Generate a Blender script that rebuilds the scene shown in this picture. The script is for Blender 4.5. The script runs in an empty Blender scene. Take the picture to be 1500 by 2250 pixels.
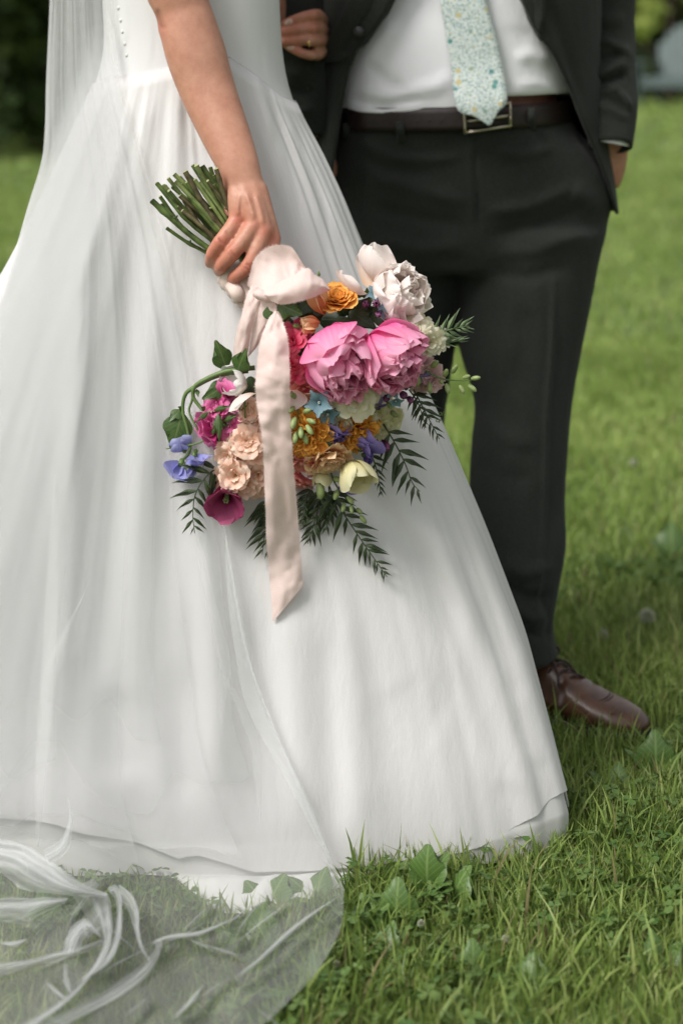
import bpy, math, random
import numpy as np
from mathutils import Vector, Matrix, Quaternion
from mathutils.bvhtree import BVHTree

random.seed(7)
RNG = np.random.default_rng(7)
scene = bpy.context.scene
COL = scene.collection

# ------------------------------------------------------------------ camera, sky, sun, exposure
F, CX, HY, CAMZ = 3750.0, 750.0, 150.0, 1.05
cam = bpy.data.cameras.new("camera")
cam_ob = bpy.data.objects.new("camera", cam)
COL.objects.link(cam_ob)
cam_ob.location = (0, 0, CAMZ)
cam_ob.rotation_euler = (math.pi / 2, 0, 0)
cam.sensor_fit = 'VERTICAL'
cam.sensor_height = 36.0
cam.sensor_width = 24.0
cam.lens = 60.0
cam.shift_y = -(1125.0 - HY) / 2250.0
cam.clip_start = 0.05
cam.clip_end = 400.0
cam.dof.use_dof = True
cam.dof.focus_distance = 2.27
cam.dof.aperture_fstop = 2.8
scene.camera = cam_ob

world = bpy.data.worlds.new("World")
scene.world = world
world.use_nodes = True
wn, wl = world.node_tree.nodes, world.node_tree.links
bg = wn["Background"]
sky = wn.new("ShaderNodeTexSky")
sky.sky_type = 'NISHITA'
sky.sun_disc = False
sky.sun_elevation = math.radians(56)
sky.sun_rotation = math.radians(-72)
sky.dust_density = 3.0
sky.ozone_density = 1.0
hs = wn.new("ShaderNodeHueSaturation")
hs.inputs["Saturation"].default_value = 0.15          # a hazy, cloud-veiled sky
wl.new(sky.outputs[0], hs.inputs["Color"])
wl.new(hs.outputs[0], bg.inputs["Color"])
bg.inputs["Strength"].default_value = 0.11
sun = bpy.data.lights.new("sun", 'SUN')
sun.energy = 1.9
sun.angle = math.radians(20)
sun.color = (1.0, 0.975, 0.94)
sun_ob = bpy.data.objects.new("sun", sun)
COL.objects.link(sun_ob)
az, el = math.radians(-72), math.radians(56)          # azimuth from +Y, clockwise
sdir = Vector((math.sin(az) * math.cos(el), math.cos(az) * math.cos(el), math.sin(el)))
sdir = Vector((sdir.x, -0.42, sdir.z)).normalized()   # from the left, a little in front of the couple
sky.sun_rotation = math.atan2(sdir.x, sdir.y)
sky.sun_elevation = math.asin(sdir.z)
sun_ob.rotation_euler = sdir.to_track_quat('Z', 'Y').to_euler()

scene.view_settings.view_transform = 'Standard'
scene.view_settings.look = 'None'
scene.view_settings.gamma = 1.0
scene.view_settings.exposure = 0.68
scene.render.engine = 'CYCLES'
scene.cycles.use_denoising = True
scene.cycles.denoiser = 'OPENIMAGEDENOISE'
scene.cycles.denoising_input_passes = 'RGB_ALBEDO_NORMAL'
scene.cycles.denoising_prefilter = 'ACCURATE'
scene.cycles.max_bounces = 8
scene.cycles.diffuse_bounces = 4
scene.cycles.glossy_bounces = 3
scene.cycles.transmission_bounces = 6
scene.cycles.transparent_max_bounces = 32


# ------------------------------------------------------------------ helpers
def P(px, py, d):
    return np.array(((px - CX) * d / F, d, CAMZ + (HY - py) * d / F))


def proj(V):
    V = np.asarray(V)
    d = V[..., 1]
    return CX + V[..., 0] * F / d, HY - (V[..., 2] - CAMZ) * F / d


def smooth01(t):
    t = np.clip(t, 0, 1)
    return t * t * (3 - 2 * t)


def _hash(i, j, s):
    h = np.sin(i * 127.1 + j * 311.7 + s * 74.7) * 43758.5453
    return h - np.floor(h)


def vnoise(x, y, s=0):
    x, y = np.asarray(x, float), np.asarray(y, float)
    i, j = np.floor(x), np.floor(y)
    u, v = smooth01(x - i), smooth01(y - j)
    a, b, c, d = _hash(i, j, s), _hash(i + 1, j, s), _hash(i, j + 1, s), _hash(i + 1, j + 1, s)
    return (a * (1 - u) + b * u) * (1 - v) + (c * (1 - u) + d * u) * v - 0.5


def fbm(x, y, s=0, o=3):
    t, a = 0, 1.0
    for k in range(o):
        t = t + a * vnoise(x, y, s + k * 17)
        x, y, a = x * 2.03, y * 2.03, a * 0.5
    return t


def interp(tab, x, c):
    tab = np.asarray(tab, float)
    return np.interp(x, tab[:, 0], tab[:, c])


def resample(pts, n):
    """n points along a Catmull-Rom curve through pts (any dimension)."""
    pts = np.asarray(pts, float)
    if len(pts) == 2:
        t = np.linspace(0, 1, n)[:, None]
        return pts[0] * (1 - t) + pts[1] * t
    ext = np.vstack([2 * pts[0] - pts[1], pts, 2 * pts[-1] - pts[-2]])
    out = []
    for t in np.linspace(0, len(pts) - 1 - 1e-9, n):
        k = int(t)
        f = t - k
        p0, p1, p2, p3 = ext[k], ext[k + 1], ext[k + 2], ext[k + 3]
        out.append(0.5 * (2 * p1 + (p2 - p0) * f + (2 * p0 - 5 * p1 + 4 * p2 - p3) * f * f + (3 * p1 - p0 - 3 * p2 + p3) * f ** 3))
    return np.array(out)


class Mesh:
    """Vertices, faces, UVs and colours gathered before they become one mesh datablock."""
    def __init__(self):
        self.v, self.f, self.uv, self.c, self.mi = [], [], [], [], []
        self.n = 0

    def add(self, V, faces, uv=None, col=None, mi=0):
        V = np.asarray(V, float).reshape(-1, 3)
        k = self.n
        self.v.append(V)
        self.f += [tuple(i + k for i in f) for f in faces]
        self.mi += [mi] * len(faces)
        self.uv.append(np.zeros((len(V), 2)) if uv is None else np.asarray(uv, float).reshape(-1, 2))
        self.c.append(np.ones((len(V), 4)) if col is None else np.broadcast_to(np.asarray(col, float), (len(V), 4)))
        self.n += len(V)
        return self

    def grid(self, G, closed=False, capa=False, capb=False, col=None, mi=0, uv=None):
        """G[rows, cols, 3]; closed joins the last column to the first."""
        G = np.asarray(G, float)
        nr, nc = G.shape[:2]
        fs = []
        m = nc if closed else nc - 1
        for r in range(nr - 1):
            for c in range(m):
                c2 = (c + 1) % nc
                fs.append((r * nc + c, r * nc + c2, (r + 1) * nc + c2, (r + 1) * nc + c))
        if capa:
            fs.append(tuple(range(nc))[::-1])
        if capb:
            fs.append(tuple((nr - 1) * nc + c for c in range(nc)))
        if uv is None:
            uu, vv = np.meshgrid(np.linspace(0, 1, nc), np.linspace(0, 1, nr))
            uv = np.stack([uu, vv], -1)
        return self.add(G, fs, uv, col, mi)

    def tube(self, pts, rad, n=8, flat=None, caps=True, col=None, mi=0, up=None):
        """Round (or flattened: rad = (a, b) pairs along side / up) tube along pts."""
        pts = np.asarray(pts, float)
        rad = np.asarray(rad, float)
        if rad.ndim == 0:
            rad = np.full(len(pts), float(rad))
        if rad.ndim == 1:
            rad = np.stack([rad, rad], -1)
        T = np.gradient(pts, axis=0)
        T /= np.linalg.norm(T, axis=1)[:, None] + 1e-12
        ref = np.array((0, -1.0, 0)) if up is None else np.asarray(up, float)
        if abs(T[0] @ ref) > 0.95:
            ref = np.array((1.0, 0, 0))
        G = np.zeros((len(pts), n, 3))
        nrm = ref - T[0] * (T[0] @ ref)
        an = np.linspace(0, 2 * math.pi, n, endpoint=False)
        for i in range(len(pts)):
            nrm = nrm - T[i] * (T[i] @ nrm)
            nrm /= np.linalg.norm(nrm) + 1e-12
            b = np.cross(T[i], nrm)
            G[i] = pts[i] + np.cos(an)[:, None] * b * rad[i, 0] + np.sin(an)[:, None] * nrm * rad[i, 1]
        return self.grid(G, closed=True, capa=caps, capb=caps, col=col, mi=mi)

    def ball(self, c, r, n=10, m=7, col=None, mi=0):
        r = np.broadcast_to(np.asarray(r, float), (3,))
        th = np.linspace(0.05, math.pi - 0.05, m)
        an = np.linspace(0, 2 * math.pi, n, endpoint=False)
        G = np.zeros((m, n, 3))
        for i, t in enumerate(th):
            G[i] = np.stack([np.cos(an) * math.sin(t), np.sin(an) * math.sin(t), np.full(n, math.cos(t))], -1) * r + np.asarray(c)
        return self.grid(G[::-1], closed=True, capa=True, capb=True, col=col, mi=mi)

    def data(self, name, mats, smooth=True, offset=None):
        V = np.vstack(self.v)
        if offset is not None:
            V = V - np.asarray(offset)
        me = bpy.data.meshes.new(name)
        me.from_pydata(V.tolist(), [], self.f)
        if not isinstance(mats, (list, tuple)):
            mats = [mats]
        for m in mats:
            if m is not None:
                me.materials.append(m)
        if len(mats) > 1:
            me.polygons.foreach_set("material_index", self.mi)
        li = np.zeros(len(me.loops), np.int32)
        me.loops.foreach_get("vertex_index", li)
        UV = np.vstack(self.uv)
        layer = me.uv_layers.new(name="uv")
        layer.data.foreach_set("uv", UV[li].ravel().astype(np.float32))
        C = np.vstack(self.c)
        if not np.allclose(C, 1):
            a = me.color_attributes.new("col", 'FLOAT_COLOR', 'POINT')
            a.data.foreach_set("color", C.ravel().astype(np.float32))
        me.polygons.foreach_set("use_smooth", [smooth] * len(me.polygons))
        me.update()
        return me


def world_offset(parent):
    v = Vector((0, 0, 0))
    while parent is not None:
        v += parent.location
        parent = parent.parent
    return np.array(v)


def link(name, data, parent=None, loc=None):
    o = bpy.data.objects.new(name, data)
    COL.objects.link(o)
    if parent is not None:
        o.parent = parent
    if loc is not None:
        o.location = loc
    return o


def tag(o, label=None, cat=None, group=None, kind=None):
    for k, v in (("label", label), ("category", cat), ("group", group), ("kind", kind)):
        if v:
            o[k] = v
    return o


def part(name, M, mats, parent=None, smooth=True, **kw):
    """M holds world coordinates; parents here are only ever translated."""
    o = link(name, M.data(name, mats, smooth, world_offset(parent)), parent)
    return tag(o, **kw) if kw else o


def empty(name, loc):
    o = bpy.data.objects.new(name, None)
    COL.objects.link(o)
    o.location = loc
    o.empty_display_size = 0.05
    return o


def remeshed(M, voxel, iters, factor=0.5):
    """Union of the closed shapes in M as one continuous smoothed surface: (verts, faces)."""
    me = M.data("tmp", None)
    o = link("tmp", me)
    r = o.modifiers.new("r", 'REMESH')
    r.mode = 'VOXEL'
    r.voxel_size = voxel
    if iters:
        s = o.modifiers.new("s", 'SMOOTH')
        s.factor = factor
        s.iterations = iters
    dg = bpy.context.evaluated_depsgraph_get()
    ev = bpy.data.meshes.new_from_object(o.evaluated_get(dg))
    V = np.zeros(len(ev.vertices) * 3)
    ev.vertices.foreach_get("co", V)
    Fs = [tuple(p.vertices) for p in ev.polygons]
    bpy.data.objects.remove(o)
    bpy.data.meshes.remove(me)
    bpy.data.meshes.remove(ev)
    return V.reshape(-1, 3), Fs


def poly_field(px, py, line, width):
    """Bell-shaped weight around an image-plane polyline, fading at its two ends."""
    line = np.asarray(line, float)
    seg = np.linalg.norm(np.diff(line, axis=0), axis=1)
    tot = seg.sum()
    best = np.full(px.shape, 1e9)
    tt = np.zeros(px.shape)
    acc = 0
    for k in range(len(line) - 1):
        a, b = line[k], line[k + 1]
        ab = b - a
        t = np.clip(((px - a[0]) * ab[0] + (py - a[1]) * ab[1]) / (ab @ ab), 0, 1)
        dd = np.hypot(px - a[0] - t * ab[0], py - a[1] - t * ab[1])
        m = dd < best
        best = np.where(m, dd, best)
        tt = np.where(m, (acc + t * seg[k]) / tot, tt)
        acc += seg[k]
    fade = smooth01(np.minimum(tt, 1 - tt) * 4 + 0.02)
    return np.exp(-(best / width) ** 2) * fade


def fold(V, folds, front=None):
    """Push vertices towards (+) or away from (-) the viewer's side along fold lines."""
    V = np.array(V, float)
    px, py = proj(V)
    off = np.zeros(px.shape)
    for line, width, amp in folds:
        off += amp * poly_field(px, py, line, width)
    if front is not None:
        off = off * front
    V[..., 1] -= off
    return V


# ------------------------------------------------------------------ materials
def nodes_of(name):
    m = bpy.data.materials.new(name)
    m.use_nodes = True
    return m, m.node_tree.nodes, m.node_tree.links, m.node_tree.nodes["Principled BSDF"]


def ramp(N, L, src, stops):
    r = N.new("ShaderNodeValToRGB")
    e = r.color_ramp.elements
    e[0].position, e[0].color = stops[0][0], (*stops[0][1], 1)
    e[1].position, e[1].color = stops[-1][0], (*stops[-1][1], 1)
    for p, c in stops[1:-1]:
        k = e.new(p)
        k.color = (*c, 1)
    L.new(src, r.inputs[0])
    return r.outputs[0]


def noise(N, L, scale, detail=3, rough=0.55, coord="Object", stretch=None):
    tc = N.new("ShaderNodeTexCoord")
    src = tc.outputs[coord]
    if stretch:
        mp = N.new("ShaderNodeMapping")
        mp.inputs["Scale"].default_value = stretch
        L.new(src, mp.inputs[0])
        src = mp.outputs[0]
    n = N.new("ShaderNodeTexNoise")
    n.inputs["Scale"].default_value = scale
    n.inputs["Detail"].default_value = detail
    n.inputs["Roughness"].default_value = rough
    L.new(src, n.inputs["Vector"])
    return n.outputs["Fac"]


def bump(N, L, b, h, strength, dist):
    k = N.new("ShaderNodeBump")
    k.inputs["Strength"].default_value = strength
    k.inputs["Distance"].default_value = dist
    L.new(h, k.inputs["Height"])
    L.new(k.outputs[0], b.inputs["Normal"])


def thin(N, L, b, color, amount):
    """Let some light through a thin sheet (petal, leaf, cloth)."""
    t = N.new("ShaderNodeBsdfTranslucent")
    if hasattr(color, "is_linked"):
        L.new(color, t.inputs[0])
    else:
        t.inputs[0].default_value = (*color, 1)
    mx = N.new("ShaderNodeMixShader")
    mx.inputs[0].default_value = amount
    L.new(b.outputs[0], mx.inputs[1])
    L.new(t.outputs[0], mx.inputs[2])
    L.new(mx.outputs[0], N["Material Output"].inputs[0])


def mat_fabric(name, c1, c2, scale=900, rough=0.9, bumps=0.25, sheen=0.0, translucent=0.0, large=6.0, dist=0.0006, crease=0.0):
    m, N, L, b = nodes_of(name)
    n1 = noise(N, L, scale, 2, 0.6)
    n2 = noise(N, L, large, 3)
    mx = N.new("ShaderNodeMath")
    mx.operation = 'MULTIPLY_ADD'
    L.new(n1, mx.inputs[0])
    mx.inputs[1].default_value = 0.7
    ad = N.new("ShaderNodeMath")
    ad.operation = 'MULTIPLY'
    L.new(n2, ad.inputs[0])
    ad.inputs[1].default_value = 0.3
    L.new(ad.outputs[0], mx.inputs[2])
    col = ramp(N, L, mx.outputs[0], [(0.3, c1), (0.7, c2)])
    L.new(col, b.inputs["Base Color"])
    b.inputs["Roughness"].default_value = rough
    b.inputs["Specular IOR Level"].default_value = 0.2
    b.inputs["Sheen Weight"].default_value = sheen
    b.inputs["Sheen Roughness"].default_value = 0.5
    bump(N, L, b, n1, bumps, dist)
    if crease:                                              # the slight unevenness of hanging cloth
        k0 = b.inputs["Normal"].links[0].from_node
        k1 = N.new("ShaderNodeBump")
        k1.inputs["Strength"].default_value = crease
        k1.inputs["Distance"].default_value = 0.006
        L.new(noise(N, L, 1.0, 5, 0.62, "Object", (46, 46, 15)), k1.inputs["Height"])
        L.new(k1.outputs[0], k0.inputs["Normal"])
    if translucent:
        thin(N, L, b, col, translucent)
    return m


def mat_plain(name, c, rough=0.5, metal=0.0, spec=0.5, var=0.15, scale=40, bumps=0.0, dist=0.001, translucent=0.0):
    m, N, L, b = nodes_of(name)
    n1 = noise(N, L, scale, 3)
    lo = tuple(x * (1 - var) for x in c)
    hi = tuple(min(1, x * (1 + var)) for x in c)
    col = ramp(N, L, n1, [(0.3, lo), (0.7, hi)])
    L.new(col, b.inputs["Base Color"])
    b.inputs["Roughness"].default_value = rough
    b.inputs["Metallic"].default_value = metal
    b.inputs["Specular IOR Level"].default_value = spec
    if bumps:
        bump(N, L, b, n1, bumps, dist)
    if translucent:
        thin(N, L, b, col, translucent)
    return m


def mat_petal(name, base, mid, tip, translucent=0.35, rough=0.55, streak=0.25):
    """Colour runs from the petal's base to its rim; fine lengthwise veins."""
    m, N, L, b = nodes_of(name)
    tc = N.new("ShaderNodeTexCoord")
    sp = N.new("ShaderNodeSeparateXYZ")
    L.new(tc.outputs["UV"], sp.inputs[0])
    mp = N.new("ShaderNodeMapping")
    mp.inputs["Scale"].default_value = (26, 1.6, 1)
    L.new(tc.outputs["UV"], mp.inputs[0])
    oi = N.new("ShaderNodeObjectInfo")
    n = N.new("ShaderNodeTexNoise")
    n.noise_dimensions = '4D'
    n.inputs["Scale"].default_value = 1.0
    n.inputs["Detail"].default_value = 3
    L.new(mp.outputs[0], n.inputs["Vector"])
    ml = N.new("ShaderNodeMath")
    ml.operation = 'MULTIPLY'
    ml.inputs[1].default_value = 50
    L.new(oi.outputs["Random"], ml.inputs[0])
    L.new(ml.outputs[0], n.inputs["W"])
    a = N.new("ShaderNodeMath")
    a.operation = 'MULTIPLY_ADD'
    L.new(n.outputs["Fac"], a.inputs[0])
    a.inputs[1].default_value = streak * 1.6
    s = N.new("ShaderNodeMath")
    s.operation = 'SUBTRACT'
    L.new(sp.outputs["Y"], s.inputs[0])
    s.inputs[1].default_value = streak * 0.8
    L.new(s.outputs[0], a.inputs[2])
    col = ramp(N, L, a.outputs[0], [(0.05, base), (0.5, mid), (0.98, tip)])
    L.new(col, b.inputs["Base Color"])
    b.inputs["Roughness"].default_value = rough
    b.inputs["Specular IOR Level"].default_value = 0.3
    bump(N, L, b, n.outputs["Fac"], 0.25, 0.0008)
    thin(N, L, b, col, translucent)
    return m


def mat_leaf(name, dark, light, vein, translucent=0.25, rough=0.45):
    m, N, L, b = nodes_of(name)
    tc = N.new("ShaderNodeTexCoord")
    sp = N.new("ShaderNodeSeparateXYZ")
    L.new(tc.outputs["UV"], sp.inputs[0])
    ax = N.new("ShaderNodeMath")
    ax.operation = 'SUBTRACT'
    ax.inputs[1].default_value = 0.5
    L.new(sp.outputs["X"], ax.inputs[0])
    ab = N.new("ShaderNodeMath")
    ab.operation = 'ABSOLUTE'
    L.new(ax.outputs[0], ab.inputs[0])
    # side veins: stripes of (y - 0.9|x|)
    k = N.new("ShaderNodeMath")
    k.operation = 'MULTIPLY_ADD'
    k.inputs[1].default_value = -0.9
    L.new(ab.outputs[0], k.inputs[0])
    L.new(sp.outputs["Y"], k.inputs[2])
    w = N.new("ShaderNodeMath")
    w.operation = 'MULTIPLY'
    w.inputs[1].default_value = 7 * 2 * math.pi
    L.new(k.outputs[0], w.inputs[0])
    co = N.new("ShaderNodeMath")
    co.operation = 'COSINE'
    L.new(w.outputs[0], co.inputs[0])
    side = ramp(N, L, co.outputs[0], [(0.86, (0, 0, 0)), (1.0, (0.6, 0.6, 0.6))])
    midr = ramp(N, L, ab.outputs[0], [(0.0, (1, 1, 1)), (0.05, (0, 0, 0))])
    mx = N.new("ShaderNodeMix")
    mx.data_type = 'RGBA'
    mx.blend_type = 'LIGHTEN'
    mx.inputs[0].default_value = 1
    L.new(side, mx.inputs[6])
    L.new(midr, mx.inputs[7])
    n1 = noise(N, L, 120, 3)
    base = ramp(N, L, n1, [(0.3, dark), (0.75, light)])
    mc = N.new("ShaderNodeMix")
    mc.data_type = 'RGBA'
    L.new(mx.outputs[2], mc.inputs[0])
    L.new(base, mc.inputs[6])
    mc.inputs[7].default_value = (*vein, 1)
    L.new(mc.outputs[2], b.inputs["Base Color"])
    b.inputs["Roughness"].default_value = rough
    bump(N, L, b, mx.outputs[2], 0.3, 0.0006)
    thin(N, L, b, mc.outputs[2], translucent)
    return m


def mat_attr(name, rough=0.6, translucent=0.3, spec=0.3, var=0.0):
    m, N, L, b = nodes_of(name)
    a = N.new("ShaderNodeAttribute")
    a.attribute_name = "col"
    L.new(a.outputs["Color"], b.inputs["Base Color"])
    b.inputs["Roughness"].default_value = rough
    b.inputs["Specular IOR Level"].default_value = spec
    if translucent:
        thin(N, L, b, a.outputs["Color"], translucent)
    return m


def mat_skin():
    m, N, L, b = nodes_of("skin")
    a = N.new("ShaderNodeAttribute")
    a.attribute_name = "col"
    n1 = noise(N, L, 42, 6, 0.68)
    n2 = noise(N, L, 900, 2)
    mot = ramp(N, L, n1, [(0.3, (0.80, 0.70, 0.67)), (0.68, (1.0, 1.0, 1.0))])
    mx = N.new("ShaderNodeMix")
    mx.data_type = 'RGBA'
    mx.blend_type = 'MULTIPLY'
    mx.inputs[0].default_value = 1
    L.new(a.outputs["Color"], mx.inputs[6])
    L.new(mot, mx.inputs[7])
    L.new(mx.outputs[2], b.inputs["Base Color"])
    b.inputs["Roughness"].default_value = 0.48
    b.inputs["Specular IOR Level"].default_value = 0.4
    b.inputs["Subsurface Weight"].default_value = 0.12
    b.inputs["Subsurface Radius"].default_value = (0.008, 0.003, 0.0015)
    b.inputs["Subsurface Scale"].default_value = 1.0
    n3 = noise(N, L, 260, 3, 0.65)
    bump(N, L, b, n3, 0.35, 0.0010)
    return m


def mat_tulle(name, c, alpha):
    m, N, L, b = nodes_of(name)
    L.remove(N["Material Output"].inputs[0].links[0])
    df = N.new("ShaderNodeBsdfDiffuse")
    df.inputs[0].default_value = (*c, 1)
    tl = N.new("ShaderNodeBsdfTranslucent")
    tl.inputs[0].default_value = (*c, 1)
    m1 = N.new("ShaderNodeMixShader")
    m1.inputs[0].default_value = 0.5
    L.new(df.outputs[0], m1.inputs[1])
    L.new(tl.outputs[0], m1.inputs[2])
    tr = N.new("ShaderNodeBsdfTransparent")
    m2 = N.new("ShaderNodeMixShader")
    n1 = noise(N, L, 1500, 1)
    al = N.new("ShaderNodeMapRange")
    al.inputs["From Min"].default_value = 0.3
    al.inputs["From Max"].default_value = 0.7
    al.inputs["To Min"].default_value = alpha * 0.9
    al.inputs["To Max"].default_value = alpha * 1.1
    L.new(n1, al.inputs[0])
    L.new(al.outputs[0], m2.inputs[0])
    L.new(tr.outputs[0], m2.inputs[1])
    L.new(m1.outputs[0], m2.inputs[2])
    L.new(m2.outputs[0], N["Material Output"].inputs[0])
    N.remove(b)
    return m


def mat_tie():
    m, N, L, b = nodes_of("floral_tie_silk")
    tc = N.new("ShaderNodeTexCoord")
    src = tc.outputs["Object"]
    col = None

    def spots(scale, stops, prev, thr):
        v = N.new("ShaderNodeTexVoronoi")
        v.inputs["Scale"].default_value = scale
        L.new(src, v.inputs["Vector"])
        mask = ramp(N, L, v.outputs["Distance"], [(thr, (1, 1, 1)), (thr + 0.08, (0, 0, 0))])
        sep = N.new("ShaderNodeSeparateColor")
        L.new(v.outputs["Color"], sep.inputs[0])
        c = ramp(N, L, sep.outputs[0], stops)
        mx = N.new("ShaderNodeMix")
        mx.data_type = 'RGBA'
        L.new(mask, mx.inputs[0])
        if prev is None:
            mx.inputs[6].default_value = (0.56, 0.61, 0.58, 1)
        else:
            L.new(prev, mx.inputs[6])
        L.new(c, mx.inputs[7])
        return mx.outputs[2]
    col = spots(330, [(0.0, (0.10, 0.19, 0.19)), (0.35, (0.17, 0.27, 0.26)), (0.6, (0.56, 0.61, 0.58)), (1.0, (0.25, 0.34, 0.33))], col, 0.42)
    col = spots(190, [(0.0, (0.16, 0.32, 0.30)), (0.5, (0.70, 0.72, 0.66)), (0.75, (0.55, 0.50, 0.22)), (1.0, (0.22, 0.40, 0.42))], col, 0.25)
    col = spots(45, [(0.0, (0.06, 0.22, 0.20)), (0.55, (0.11, 0.27, 0.26)), (0.7, (0.50, 0.43, 0.20)), (1.0, (0.56, 0.52, 0.34))], col, 0.16)
    L.new(col, b.inputs["Base Color"])
    b.inputs["Roughness"].default_value = 0.7
    return m


def mat_ground():
    m, N, L, b = nodes_of("lawn_soil")
    n1 = noise(N, L, 2.5, 5, 0.65)
    n2 = noise(N, L, 45, 4, 0.7)
    mx = N.new("ShaderNodeMath")
    mx.operation = 'MULTIPLY_ADD'
    L.new(n2, mx.inputs[0])
    mx.inputs[1].default_value = 0.6
    ml = N.new("ShaderNodeMath")
    ml.operation = 'MULTIPLY'
    ml.inputs[1].default_value = 0.4
    L.new(n1, ml.inputs[0])
    L.new(ml.outputs[0], mx.inputs[2])
    col = ramp(N, L, mx.outputs[0], [(0.3, (0.05, 0.08, 0.018)), (0.5, (0.10, 0.15, 0.035)), (0.7, (0.17, 0.21, 0.065))])
    L.new(col, b.inputs["Base Color"])
    b.inputs["Roughness"].default_value = 0.95
    bump(N, L, b, n2, 0.6, 0.03)
    return m


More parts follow.
